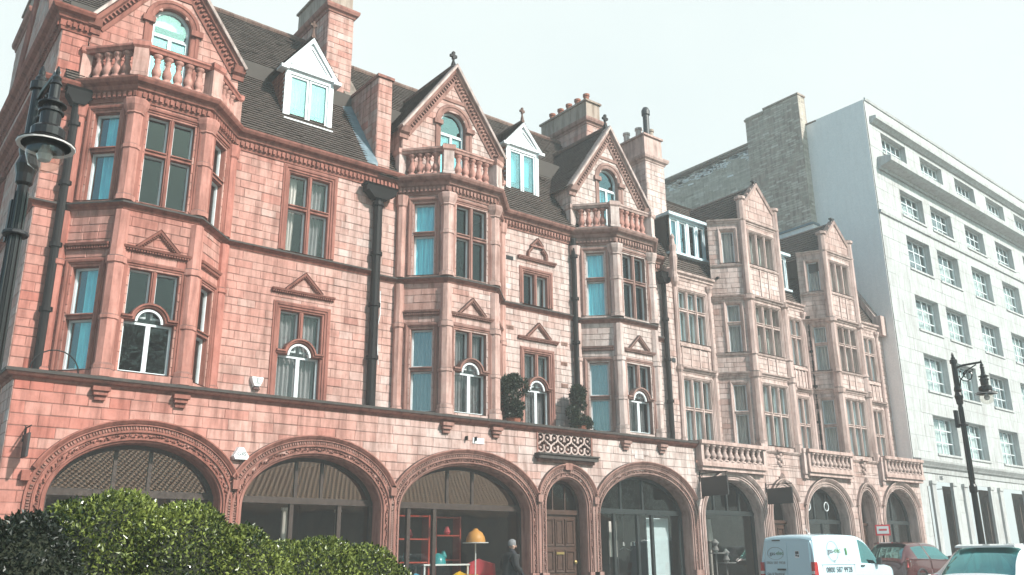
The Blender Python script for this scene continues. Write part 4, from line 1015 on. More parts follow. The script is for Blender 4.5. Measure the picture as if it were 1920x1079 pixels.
for c, hb, hw, d, dz in OR:
    l = math.hypot(hw-hb, d); a = math.atan2(d, hw-hb); Fa, Fb, Fc = Fr(c-hw, 0, -a), Fr(c-hb, -d), Fr(c+hb, -d, a); ofr.append((Fa, Fb, Fc, l, c, hb, hw, d, dz))
    m_ = l*.56
    lv = [(4.85, 6.95), (8.02, 9.78), (11.25+dz, 12.5+dz)]
    for F in (Fa, Fc): masonry(core, st, F, 0, l, 4.70, 12.75+dz, [h_rect(m_-.24, m_+.24, *q) for q in lv], .19, .36, t_pale)
    masonry(core, st, Fb, 0, 2*hb, 4.70, 12.75+dz, [h_rect(.3, 2*hb-.3, *q) for q in lv], .19, .36, t_pale)
    zg, zsh = 14.5+dz*3, 13.62+dz*2
    masonry(core, st, Fb, 0.1, 2*hb-.1, 12.75+dz, zg, [], .25, .5, lambda p: clamp(.25+random.gauss(0, .06)), lim=(lambda hb, zg, z2: (lambda v: (hb-min(hb-.1, (zg-v)*.95), hb+min(hb-.1, (zg-v)*.95))))(hb, zg, zsh))
wall2 = core.build('wall', 'pale_joint', pale); lay_stones(st, wall2, 'pale_stone')
# ---- mouldings
def mould(path, prof, T=.5, nm='string_course', dent=None):
    m = MB(); sweep_plan(m, path, prof, T)
    if dent: dentils(m, path, *dent, T)
    return m.build(nm, PT, pale)
for x0, x1 in ((24.66, 27.0), (29.76, 31.93)):
    mould([(x0, -.952), (x1, -.952)], [(-.3, 4.60), (.04, 4.60), (.09, 4.66), (.10, 4.70), (-.3, 4.72)], .4, 'plinth_course')
m = MB(); m.box(B2X0+.02, GX1-.02, -.85, .6, 4.62, 4.69); m.build('ledge_roof', 'lead', pale)
CP = [(-.02, 0), (.03, 0), (.05, .07), (.09, .10), (.10, .16), (.17, .20), (.19, .26), (-.02, .30)]
for i, ((a, b, _), dz) in enumerate(zip(segs, (0, 0, 0))):
    mould([(a, 0), (b, 0)], [(w_, 10.33+h_*1.1) for w_, h_ in CP], .5, 'eaves_cornice')
for (Fa, Fb, Fc, l, c, hb, hw, d, dz) in ofr:
    pts = [(c-hw, 0), (c-hb, -d), (c+hb, -d), (c+hw, 0)]
    for z, k in ((7.14, .8), (9.86, .9), (12.70+dz, .7)): mould(pts, [(w_*k, z+h_*.7) for w_, h_ in CP], .45)
    for z in (8.0, 11.2+dz): mould(pts, [(-.01, z-.08), (.05, z-.07), (.07, z-.02), (.0, z+.01)], .5, 'sill_course')
    zg = 14.5+dz*3; zsh = 13.62+dz*2
    for s in (-1, 1):                  # angle piers with moulded stages
        m = MB(); x, y = c+s*(hb-.02), -d+.02; r = .17
        m.lathe((x, y, 0), [(r+.04, 4.7), (r+.04, 4.95), (r, 5.0), (r, 7.1), (r+.05, 7.15), (r+.07, 7.3), (r-.01, 7.36), (r-.02, 7.9), (r+.02, 7.94), (r-.02, 8.05), (r-.02, 9.84), (r+.05, 9.9), (r+.06, 10.02), (r-.02, 10.1), (r-.03, zsh), (r+.03, zsh+.03), (r+.04, zsh+.12), (.05, zsh+.2)], 8, .35, a0=PI/8); m.build('pier', 'pale_stone', pale)
    m = MB(); hgt = zg-12.8-dz
    sweep_wall(m, Fb, [(0.1, zsh-.1), (hb, zg+.02), (2*hb-.1, zsh-.1)], [(-.10, -.2), (-.10, .05), (-.02, .09), (.02, .06), (.03, -.2)], .1, caps=True); m.build('gable_coping', PT, pale)
    m = MB(); q = Fb.p(hb, zg+.03, -.05); m.box(q.x-.05, q.x+.05, q.y-.05, q.y+.05, zg, zg+.1); m.box(q.x-.12, q.x+.12, q.y-.06, q.y+.06, zg+.1, zg+.15); m.build('finial', 'dark_trim', pale)
    # gable roof running back
    for s in (-1, 1):
        e0 = Vector((c+s*(hb+.06), -d+.1, zsh-.75)); e1 = Vector((c, -d+.1, zg-.02)); dp = 3.6; sl_ = e1-e0; nrm = Vector((s*sl_.z, 0, -s*sl_.x)).normalized(); nrm = nrm if nrm.z > 0 else -nrm
        r = MB(); r.face([e0, e1, e1+Vector((0, dp, 0)), e0+Vector((0, dp, 0))]); ro = r.build('gable_roof', 'roof_tile', pale)
        roof_tiles(ro, (lambda e0, sl_, nrm: (lambda a, b: (e0+sl_*b+Vector((0, 3.6*a, 0)), nrm)))(e0, sl_, nrm), 18, 12)
    for s in (-1, 1):
        m = MB(); m.box(c+s*(hb+.02)-.03, c+s*(hb+.02)+.03, -d+.15, 2.4, 12.0, zsh-.72, .3); m.build('gable_cheek', 'roof_tile', pale)
    # vertical ribs on the panels under the windows
    for z0, z1 in ((7.36, 7.9), (10.12, 11.1+dz)):
        for k in range(1, 3): m = MB(); u = .3+(2*hb-.6)*k/3; Fb.box(m, u-.03, u+.03, z0, z1, .0, .045, .6); m.build('panel_rib', PT, pale)
# ---- windows
cc = [(.02, .98, 0, 1, 'curtain_cream', 9, 0)]  # cream curtains also give the panes' pale reflection as colour
for (Fa, Fb, Fc, l, c, hb, hw, d, dz) in ofr:
    m_ = l*.56
    for (z0, z1, tr) in ((4.85, 6.95, 5.95), (8.02, 9.78, 9.06), (11.25+dz, 12.5+dz, None)):
        window(pale, Fb, .33, 2*hb-.33, z0+.02, z1-.04, 3, (tr,) if tr else (), PT, .5, frame='pale_trim' if z0 > 6 else 'white_paint', curtains=cc, wscale=.6, mull=.09, fr=.025, glass='old_glass')
        for F in (Fa, Fc): window(pale, F, m_-.22, m_+.22, z0+.02, z1-.04, 1, (tr,) if tr else (), PT, .5, curtains=[(.02, .98, 0, 1, 'curtain_cream', 4, 0)], wscale=.6, fr=.04, glass='shop_glass')
for c, hw, n in ((W1, .66, 3), (W2, .32, 2), (W3, .38, 2)):
    window(pale, F0, c-hw, c+hw, 4.92, 6.92, n, (5.95,), PT, .5, curtains=cc, wscale=.7, mull=.09, fr=.028, glass='old_glass')
    window(pale, F0, c-hw, c+hw, 8.2, 9.95, n, (9.3,), PT, .5, curtains=cc, wscale=.7, mull=.09, fr=.028, glass='old_glass')
    m = MB(); pth = [(c-hw-.22, 0), (c+hw+.22, 0)]; sweep_plan(m, pth, [(w_, 7.12+h_*.7) for w_, h_ in CP], .3); m.build('window_cornice', PT, pale)
    m = MB()
    for k in range(4): r_ = MB(); u = c-hw+2*hw*k/3; F0.box(r_, u-.03, u+.03, 7.36, 8.0, 0, .04, .5); r_.build('frieze_rib', PT, pale)
    F0.box(m, c-hw-.1, c+hw+.1, 8.02, 8.1, 0, .07, .4); m.build('sill_band', PT, pale)
for x in (22.0, 23.76, 28.28, 29.35, 33.35, 34.6):
    m = MB(); m.lathe((x, -.03, 0), [(.13, 4.7), (.13, 4.95), (.09, 5.0), (.09, 7.1), (.14, 7.2), (.14, 7.3), (.08, 7.36), (.08, 10.1), (.14, 10.25), (.14, 10.34)], 8, .4, a0=PI/8); m.build('shaft', 'pale_stone', pale)
# ---- roof: steep slope with a long dormer, upper slope, ridge
v0, v1_, v2 = Vector((0, .05, 10.64)), Vector((0, 2.25, 14.45)), Vector((0, 4.6, 16.0))
r = MB()
for a, b in ((v0, v1_), (v1_, v2), (v2, Vector((0, 9, 12)))): r.face([a+Vector((B2X0, 0, -.03)), a+Vector((35.0, 0, -.03)), b+Vector((35.0, 0, -.03)), b+Vector((B2X0, 0, -.03))])
ro = r.build('roof', 'roof_tile', pale)
for a, b, nv in ((v0, v1_, 36), (v1_, v2, 24)):
    d = b-a; n = Vector((0, -d.z, d.y)).normalized(); n = n if n.z > 0 else -n
    roof_tiles(ro, (lambda a, d, n: (lambda s, t: (a+Vector((B2X0+13.6*s, 0, 0))+d*t, n)))(a, d, n), 70, nv)
def long_dormer(c, w_, z0, z1, yf, n):
    F = Fr(0, yf); m = MB(); F.box(m, c-w_/2-.03, c+w_/2+.03, z0-.08, z0, -.2, .12); F.box(m, c-w_/2-.1, c+w_/2+.1, z1, z1+.10, -1.6, .14); F.box(m, c-w_/2, c+w_/2, z1-.09, z1-.001, -.12, 0)
    cw = w_/n
    for k in range(n+1): F.box(m, c-w_/2+k*cw-(.0 if k == 0 else .055 if k < n else .11), c-w_/2+k*cw+(.11 if k == 0 else .055 if k < n else 0), z0+.001, z1-.0901, -.12, -.002)
    do = m.build('dormer', 'blue_white_paint', pale)
    fm = MB()
    for k in range(n):
        a, b = c-w_/2+k*cw+(.11 if k == 0 else .055)+.002, c-w_/2+(k+1)*cw-(.11 if k == n-1 else .055)-.002
        sweep_wall(fm, F, [(a, z0+.01), (a, z1-.1), (b, z1-.1), (b, z0+.01)], [(-.05, -.09), (-.05, -.03), (0, -.03), (0, -.09)], closed=True)
        p = MB(); F.box(p, a+.045, b-.045, z0+.05, z1-.145, -.07, -.062); p.build('pane', 'old_glass', do)
        cm = MB(); curtain_geo(cm, F, a+.03, b-.03 if k == 0 else a+(b-a)*.45, z0+.03, z1-.12, -.2, 4, .02, .1); cm.build('curtain', 'curtain_sky_reflection' if k == 0 else 'curtain_grey', do)
    fm.build('frame', 'white_paint', do)
    for s in (-1, 1): m = MB(); x = c+s*(w_/2-.03); m.box(x-.03, x+.03, yf+.0, yf+1.7, z0-.2, z1, .4); m.build('cheek', 'roof_tile', do)
long_dormer(23.35, 2.0, 11.5, 12.85, .35, 4)
long_dormer(28.75, 1.0, 11.3, 12.7, .35, 2)
m = MB(); m.hexa([(34.75, -.05, 10.6), (35.12, -.05, 10.6), (35.12, 3.2, 16.2), (34.75, 3.2, 16.2), (34.75, -.05, 11.0), (35.12, -.05, 11.0), (35.12, 3.2, 16.6), (34.75, 3.2, 16.6)], .3); m.box(34.72, 35.13, -.28, .1, 10.2, 11.05, .5); m.build('end_coping', PT, pale)
# ---- balconies over the shops
bme2 = baluster_mesh(.46, .115, 'pale_trim', 8)
for b0, b1, z0, z1 in BAL:
    m = MB(); y0 = -1.12
    pth = [(b0+.02, -.95), (b0+.02, y0), (b1-.02, y0), (b1-.02, -.95)]
    m.box(b0, b1, y0-.10, -.7, z0-.10, z0+.0, .1); m.box(b0+.05, b1-.05, y0-.03, -.7, z0-.22, z0-.101, .3); m.box(b0, b1, y0-.08, y0+.12, z0+.001, z0+.09, .3)
    m.box(b0-.02, b1+.02, y0-.13, y0+.13, z0+.57, z0+.68, .1); m.box(b0+.0, b1-.0, y0-.09, y0+.09, z0+.54, z0+.57, .3)
    for x in (b0+.06, b1-.06): m.box(x-.06, x+.06, y0-.07, -.9, z0+.09, z0+.54, .5)
    bo = m.build('balcony', PT, pale); put_balusters(bo, [(b0, y0), (b1, y0)], .29, z0+.085, bme2, skip=.18)
    m = MB(); m.box(b0+.02, b1-.02, -.72, -.68, z0, 4.72, .3); m.build('balcony_back', 'terracotta_joint', pale)
for x in (24.64, 26.99, 29.75, 31.94):
    m = MB(); FG2.box(m, x-.13, x+.13, 4.0, 4.72, 0, .17, .6); FG2.box(m, x-.10, x+.1, 3.85, 4.0, 0, .12, .5); FG2.box(m, x-.15, x+.15, 4.72, 4.86, -.1, .19, .5); m.build('pedestal', 'pale_stone', pale)
# ---- arches and shops
for c, a, b, sp, W in ARCH2: arch_ring(pale, FG2, c, a, b, sp, W, PT, .45, 2.95, zb=.6, rich=False)
for c, a, b, sp, W in DOOR2:
    arch_ring(pale, FG2, c, a, b*.82, sp, W, PT, .25, 3.0, zb=.6, rich=False)
    m = MB(); z = sp+b*.82+W                       # pointed tip and carved crest
    sweep_wall(m, FG2, [(c-.34, z-.10), (c-.12, z+.03), (c, z+.22), (c+.12, z+.03), (c+.34, z-.10)], [(-.06, 0), (-.05, .10), (.0, .13), (.03, .02)], .2, caps=True)
    m.build('ogee_tip', PT, pale)
    m = MB(); zc = 4.42
    for k, (du, dv, r_) in enumerate(((0, .17, .10), (-.13, .08, .08), (.13, .08, .08), (0, .02, .13), (-.1, -.1, .08), (.1, -.1, .08), (0, -.18, .09), (-.18, .2, .05), (.18, .2, .05))):
        q = FG2.p(c+du, zc+dv, 0); m.lathe(q, [(r_, 0), (r_*.95, r_*.5), (r_*.6, r_*.9), (0.01, r_*1.05)], 7, .2, ax=FG2.n)
    FG2.box(m, c-.24, c+.24, zc+.24, zc+.30, 0, .16, .3); m.build('carved_crest', PT, pale)
shopfront(pale, FG2, ARCH2[0][0], *ARCH2[0][1:4], 2.62, (22.6, 23.25, 23.85), (), 'shop_paint', fan='window_glass', stall=.55)
shopfront(pale, FG2, ARCH2[1][0], *ARCH2[1][1:4], 2.45, (28.0, 28.75), (28.4,), 'shop_paint', fan='window_glass', stall=.5)
shopfront(pale, FG2, ARCH2[2][0], *ARCH2[2][1:4], 2.5, (33.1,), (33.1,), 'shop_paint', fan='window_glass', stall=.5)
for c, a, b, sp, W in DOOR2:
    m = MB(); FG2.box(m, c-a, c+a, 2.36, 2.46, -.46, -.36); FG2.box(m, c-a+.03, c+a-.03, .1, 2.36, -.46, -.42)
    for s in (-1, 1):
        for z0, z1 in ((.3, 1.1), (1.25, 2.2)): sweep_wall(m, FG2, [(c+s*a*.45-.14, z0), (c+s*a*.45-.14, z1), (c+s*a*.45+.14, z1), (c+s*a*.45+.14, z0)], [(-.03, -.42), (-.02, -.39), (.02, -.39), (.03, -.42)], closed=True)
    d = m.build('door', 'door_timber', pale); p = MB(); fan_pane(p, FG2, c, a, b*.82, sp, 2.46, c-a+.02, c+a-.02, -.42); p.build('fanlight_pane', 'window_glass', d)
for x in (27.62, 28.72):        # ring lamps in the fanlight
    m = MB(); m.tube([FG2.p(x+.13*math.cos(t*PI/10), 2.98+.15*math.sin(t*PI/10), -.38) for t in range(20)], .018, 6, closed=True); m.build('fanlight_ring', 'white_paint', pale)
pipe(pale, 29.55, -.14, 4.72, 10.2, .085)
m = MB(); m.tube([(24.35, -.1, 12.6), (24.35, -.1, 11.0), (24.3, -.15, 10.8), (24.1, -.2, 10.7)], .05, 8); m.build('drainpipe', 'black_iron', pale)
m = MB(); F0.box(m, 21.68, 21.84, 7.42, 7.55, 0, .03); m.build('air_vent', 'dark_trim', pale)
m = MB(); m.lathe((21.5, -.5, 10.75), [(.05, -.9), (.12, -.75), (.14, -.6), (.09, -.4), (.12, -.1), (.14, .1), (.10, .3), (.13, .5), (.08, .6), (.06, .75), (.09, .82), (.02, .95)], 10, .4); m.box(21.40, 21.6, -.5, 0, 10.2, 10.5, .4); m.build('carved_post', PT, pale)
# chimney with cowl on the party wall
chm = chimney(pale, 22.0, 22.98, .95, 2.4, 12.9, 15.2, 16.2, [(22.3, 2.1, .5, .14, 'pale_stone'), (22.55, 1.7, .62, .15, 'pale_stone'), (22.75, 1.3, .45, .14, 'stack_stone')], 'pale_stone', 'pale_joint', lambda p: clamp(.6+random.gauss(0, .14)), PT, .1, 'pale_stone', slen=.5)
m = MB(); m.lathe((22.55, 1.3, 16.2), [(.12, 0), (.12, 1.0), (.16, 1.02), (.16, 1.2), (.1, 1.32), (.02, 1.36)], 12); m.lathe((22.9, 1.6, 16.2), [(.13, 0), (.13, .3), (.16, .35), (.12, .55), (.03, .6)], 12); m.build('chimney_cowl', 'dark_trim', chm)
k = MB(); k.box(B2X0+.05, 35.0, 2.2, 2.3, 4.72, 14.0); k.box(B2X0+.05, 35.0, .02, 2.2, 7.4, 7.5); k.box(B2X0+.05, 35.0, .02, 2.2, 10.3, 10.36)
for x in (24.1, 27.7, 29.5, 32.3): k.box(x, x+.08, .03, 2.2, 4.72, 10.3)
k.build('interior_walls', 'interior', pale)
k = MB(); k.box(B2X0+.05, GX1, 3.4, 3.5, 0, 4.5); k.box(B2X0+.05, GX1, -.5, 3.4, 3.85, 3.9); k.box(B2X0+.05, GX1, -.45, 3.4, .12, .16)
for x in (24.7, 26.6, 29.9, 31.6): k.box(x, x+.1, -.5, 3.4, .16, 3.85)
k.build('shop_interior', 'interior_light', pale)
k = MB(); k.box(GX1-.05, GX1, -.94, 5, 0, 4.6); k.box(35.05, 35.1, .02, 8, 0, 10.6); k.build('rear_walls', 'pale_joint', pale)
hanging_sign(FG2, 21.52, 3.62, 1.0, .56, 1.06, 'large black hanging sign at the left edge of the first pale stone arch')
hanging_sign(FG2, 24.78, 3.42, .95, .5, 1.0, 'dark hanging sign in front of the first narrow ogee doorway')
# ================================================================== brick party wall with stack
bp = thing('brick_party_wall', 'tall pale brown brick party wall with broad chimney stack above the pale stone roofs', 'wall')
X = 34.98; core, st = MB(), []
FB = Fr(X, 13.0, -PI/2)
tb = lambda p: clamp(.5+random.gauss(0, .2))
masonry(core, st, FB, 0, 10.6, 13.0, 21.4, [h_rect(7.5, 10.6, 20, 21.4)], .12, .36, tb, proud=.010, gap=.012)
FBs = Fr(X-.28, 5.5, -PI/2)
masonry(core, st, FBs, 0, 3.1, 15.7, 22.75, [], .12, .36, tb, proud=.010, gap=.012)
masonry(core, st, Fr(X-.28, 2.4), 0, .5, 15.7, 22.75, [], .12, .3, tb, proud=.010, gap=.012)
o = core.build('wall', 'stock_brick', bp)
lay_stones(st, o, 'stock_brick', 290, 'brick')
m = MB(); m.box(X-.06, X+.3, 2.4, 13.0, 21.4, 21.52, .1); m.box(X-.34, X+.3, 2.35, 4.4, 22.75, 22.84, .2); m.box(X-.34, X+.3, 4.4, 5.55, 22.55, 22.66, .2); m.box(X-.29, X+.28, 2.401, 5.5, 15.7, 22.74, .4); m.build('coping', 'stack_stone', bp)
m = MB(); m.box(X-.36, X+.2, 2.3, 5.3, 15.1, 15.98, .5); m.build('rendered_base', 'white_render', bp)
m = MB(); m.box(X-.42, X+.2, 2.26, 5.34, 15.98, 16.08, .5); m.build('base_coping', 'lead', bp)
# white lime patches high on the wall
m = MB()
for k in range(170):
    y = random.uniform(5.6, 12.6); z = 21.25-abs(random.gauss(0, .33))-.02; a, b = random.uniform(.08, .22), random.uniform(.03, .07)
    m.face([(X-.03, y-a, z-b), (X-.03, y+a, z-b*.6), (X-.03, y+a*.8, z+b), (X-.03, y-a*.9, z+b*.7)], random.random())
m.build('lime_patches', 'white_render', bp, kind='stuff')
# ================================================================== white office building
wh = thing('white_office_building', 'tall white stone office block with rows of steel framed windows at the right', 'building')
WA_ = math.radians(3); FW = Fr(35.15, -.65, WA_); core = MB(); tw = lambda p: clamp(.6+random.gauss(0, .07)); st = []
sw = lambda z: 1.3+(z-1.3)*.966
COLS = [(2.32, 4.62), (5.42, 7.72), (9.3, 11.6), (13.15, 15.45), (17.0, 19.3), (20.9, 23.2), (24.8, 27.1), (28.7, 31.0)]
ROWS = [(5.42, 7.05), (8.12, 9.75), (10.85, 12.42), (13.68, 15.25), (16.25, 17.5)]
WL = 40
holes = [h_rect(a, b, *r) for a, b in COLS for r in ROWS]
GO = [(1.5, 3.05), (4.55, 6.9), (8.35, 10.9), (12.3, 14.8), (16.2, 18.7), (20.2, 22.7), (24, 27), (28, 31)]
masonry(core, st, FW, 0, WL, 5.1, 18.4, holes, .55, 1.15, tw, gap=.009, proud=.007)
masonry(core, st, FW, 0, WL, 0, 4.6, [h_rect(a, b, 0, 4.22) for a, b in GO]+[h_rect(.85, 1.15, 0, 4.0)], .5, 1.0, tw, gap=.006, proud=.006)
FW2 = Fr(35.15, -.65, WA_); FA = Fr(FW.p(.9, 0, -.9).x, FW.p(.9, 0, -.9).y, WA_)
AT = [(1.2+i*3.9, 3.6+i*3.9) for i in range(9)]
masonry(core, st, FW, 0, WL, 18.4, 21.3, [h_rect(a, b, 19.0, 20.0) for a, b in AT], .6, 1.2, tw, gap=.009, proud=.007)
o = core.build('wall', 'portland_stone', wh); r = MB()
sm = MB(); sm.box(35.12, 35.145, -.62, 13, 0, 21.29); sm.build('glare_white_flank', 'white_render', wh)  # side wall whiter than the front: haze glare put into its colour
for q in st: stone_geo(r, q)
r.build('ashlar', 'portland_stone', o, kind='stuff')
def wmould(u0, u1, z, prof, nm):
    m = MB(); a, b = FW.p(u0, 0), FW.p(u1, 0); sweep_plan(m, [(a.x, a.y), (b.x, b.y)], [(w_, z+h_) for w_, h_ in prof], .6); return m.build(nm, 'portland_stone', wh)
wmould(.5, WL, 17.95, [(0, 0), (.1, 0), (.12, .12), (.5, .2), (.62, .28), (.64, .5), (.5, .55), (0, .6)], 'main_cornice')
wmould(.3, WL, 20.2, [(0, 0), (.1, 0), (.2, .1), (.3, .16), (.32, .3), (0, .34)], 'attic_cornice')
wmould(0, WL, 15.72, [(0, 0), (.08, .02), (.1, .14), (0, .18)], 'string_course')
wmould(-.0, WL, 4.55, [(0, 0), (.05, 0), (.08, .18), (.16, .24), (.2, .3), (.3, .42), (.32, .5), (0, .55)], 'base_cornice')
wmould(0, WL, 21.25, [(0, 0), (.05, 0), (.08, .1), (0, .14)], 'parapet_coping')
def steel_window(a, b, z0, z1, nx, nz):
    m = MB(); sweep_wall(m, FW, [(a, z0), (a, z1), (b, z1), (b, z0)], [(-.0, -.38), (0, .0), (.004, .004)], .6, closed=True); FW.box(m, a-.05, b+.05, z0-.09, z0-.002, -.3, .06, .6); wo = m.build('window', 'portland_stone', wh)
    f = MB(); w_ = -.28; sweep_wall(f, FW, [(a, z0), (a, z1), (b, z1), (b, z0)], [(-.06, w_-.02), (-.06, w_+.03), (0, w_+.03), (0, w_-.02)], closed=True)
    for k in range(1, nx): u = a+(b-a)*k/nx; h_ = .045 if k == nx//2 else .03; FW.box(f, u-h_/1.2, u+h_/1.2, z0+.05, z1-.05, w_-.02, w_+.022)
    for k in range(1, nz): z = z0+(z1-z0)*k/nz; FW.box(f, a+.05, b-.05, z-.022, z+.022, w_-.018, w_+.017)
    f.build('frame', 'white_paint', wo); p = MB()
    for k in range(nx):
        for j in range(nz):
            u0, u1, q0, q1 = a+(b-a)*k/nx, a+(b-a)*(k+1)/nx, z0+(z1-z0)*j/nz, z0+(z1-z0)*(j+1)/nz; t = random.uniform(-.006, .006); t2 = random.uniform(-.006, .006)
            p.face([FW.p(u0+.02, q0+.02, w_+t), FW.p(u1-.02, q0+.02, w_-t), FW.p(u1-.02, q1-.02, w_-t+t2), FW.p(u0+.02, q1-.02, w_+t+t2)])
    p.build('panes', 'old_glass', wo, kind='stuff')
    c_ = MB(); curtain_geo(c_, FW, a+.05, b-.05, z0+.02, z0+(z1-z0)*random.uniform(.5, 1.), -.42, 9, .02); c_.build('curtain', random.choice(('curtain_cream', 'curtain_cream', 'curtain_grey')), wo)
for i, (a, b) in enumerate(COLS):
    for j, (z0, z1) in enumerate(ROWS): steel_window(a, b, z0, z1, 4, 3)
for a, b in AT: steel_window(a, b, 19.0, 20.0, 5, 2)
for i, (a, b) in enumerate(GO):
    for u in (a-.2, b+.2): m = MB(); FW.box(m, u-.18, u+.18, 0, 4.1, 0, .10, .5); FW.box(m, u-.22, u+.22, 4.1, 4.231, 0, .14, .5); m.build('pilaster', 'portland_stone', wh)
m = MB()
for i, (a, b) in enumerate(GO): FW.box(m, a, b, .02, 4.22, -1.0, -.95, .5); FW.box(m, a+.25, b-.5, .02, 3.9, -.95, -.8, .5)
m.build('ground_panels', 'interior_light', wh)
for i, (a, b) in enumerate(GO):
    m = MB(); FW.box(m, a+.05, a+.3, .02, 4.0, -.7, -.45); m.build('door', 'car_red' if i == 0 else 'door_timber', wh)
m = MB(); FW.box(m, .9, 1.12, 0.02, 4.0, -.4, -.3); m.build('side_light', 'curtain_grey', wh)
text_mesh('105', .24, 'print_dark', 'house_number', wh, FW.mtx(2.25, 4.38, .012), .004)
m = MB(); m.tube([FW.p(1.6, 3.9, .0), FW.p(2.3, 3.95, .25)], .015, 6); m.build('bracket', 'black_iron', wh)
k = MB()
for (a, b) in ((.1, WL),): 
    for z0, z1 in ((4.7, 21.0),): FW.box(k, a, b, z0, z1, -1.6, -1.5)
    FW.box(k, a, b, 21.2, 21.29, -13, -.0)
    for z in (7.6, 10.3, 13.1, 15.9, 18.3, 4.62): FW.box(k, a, b, z, z+.1, -1.5, -.05)
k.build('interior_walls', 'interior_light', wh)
# ================================================================== street lamps
def street_lamp(x, y, z0, H, ang, label, ivy=False):
    """cast iron post with a bracket arm (direction ang) carrying a hooded lantern"""
    t = thing('street_lamp', label, 'street lamp', (x, y, z0), ang, 'iron street lamps')
    m = MB(); m.lathe((0, 0, 0), [(.26, 0), (.26, .12), (.2, .18), (.2, .75), (.23, .8), (.23, .88), (.13, .98), (.10, 1.05), (.075, 1.1), (.066, H*.45), (.088, H*.455), (.088, H*.475), (.060, H*.485), (.050, H*.80), (.075, H*.805), (.08, H*.82), (.10, H*.835), (.072, H*.85), (.09, H*.862), (.062, H*.88), (.065, H*.90), (.06, H*.97), (.085, H*.972), (.085, H*.985), (.05, H*.99), (.05, H*.995), (.03, H*1.0), (.03, H*1.008), (.01, H*1.018)], 14)
    m.build('post', 'black_paint', t, smooth=False)
    m = MB()
    for k in range(8):
        a = 2*PI*k/8; m.tube([(.062*math.cos(a), .062*math.sin(a), H*.5), (.053*math.cos(a), .053*math.sin(a), H*.79)], .008, 5)
    m.build('flutes', 'black_paint', t)
    m = MB(); ax = .62; zt = H*.955
    m.tube([(0, 0, zt-.02), (.2, 0, zt+.02), (ax, 0, zt+.03)], .026, 8)
    sc = []
    for k in range(22):
        a = k/21*2.4*PI; r = .17*(1-k/30); sc.append((.25+r*math.cos(a+PI), 0, zt-.22+r*math.sin(a+PI)))
    m.tube(sc, .014, 6); m.tube([(.06, 0, zt-.5), (.1, 0, zt-.32), (.3, 0, zt-.1), (.5, 0, zt-.01)], .016, 6)
    for k in range(5): m.lathe((.12+.07*k, 0, zt-.12-.05*(k % 2)), [(.02, -.02), (.03, 0), (.01, .03)], 6)
    arm = m.build('arm', 'black_paint', t)
    m = MB(); zl = zt-.72
    m.lathe((ax, 0, zl), [(0.240, 0.000), (0.244, .011), (0.136, 0.068), (0.145, 0.076), (0.145, 0.152), (0.119, 0.179), (0.085, 0.190), (0.089, 0.319), (0.106, 0.323), (0.106, 0.342), (0.081, 0.350), (0.076, 0.395), (0.119, 0.403), (0.119, 0.414), (0.068, 0.433), (0.047, 0.471), (0.043, 0.608), (0.055, 0.616), (0.038, 0.654), (0.043, 0.684), (0.017, 0.722), (0.021, 0.752), (0.007, 0.806)], 18)
    l_ = m.build('lamp_hood', 'black_paint', t)
    m = MB(); m.lathe((ax, 0, zl-.012), [(.243, .012), (.238, .0), (.155, .03), (.15, .06), (0.01, .07)], 18); m.build('reflector', 'white_render', l_)
    m = MB(); m.lathe((ax, 0, zl), [(.145, .05), (.16, -.02), (.152, -.11), (.125, -.19), (.06, -.235), (.005, -.245)], 18); m.build('globe', 'lamp_glass', l_, smooth=True)
    m = MB(); m.lathe((ax, 0, zl-.06), [(.03, .09), (.05, .02), (.07, -.03), (.05, -.08), (.003, -.10)], 10); m.build('bulb', 'clear_lens', l_)
    m = MB(); m.box(-.16, -.09, -.06, .06, H*.71, H*.78); m.lathe((0, 0, H*.715), [(.105, 0), (.112, .01), (.112, .03), (.105, .04)], 14); m.build('control_box', 'dark_trim', t); return t
street_lamp(1.15, -10.18, 0., 5.84, math.radians(-86), 'near black iron street lamp with glass globe at the left in front of the corner')
street_lamp(21.3, -9.2, .04, 5.84, math.radians(-86), 'far iron street lamp standing before the white office building')
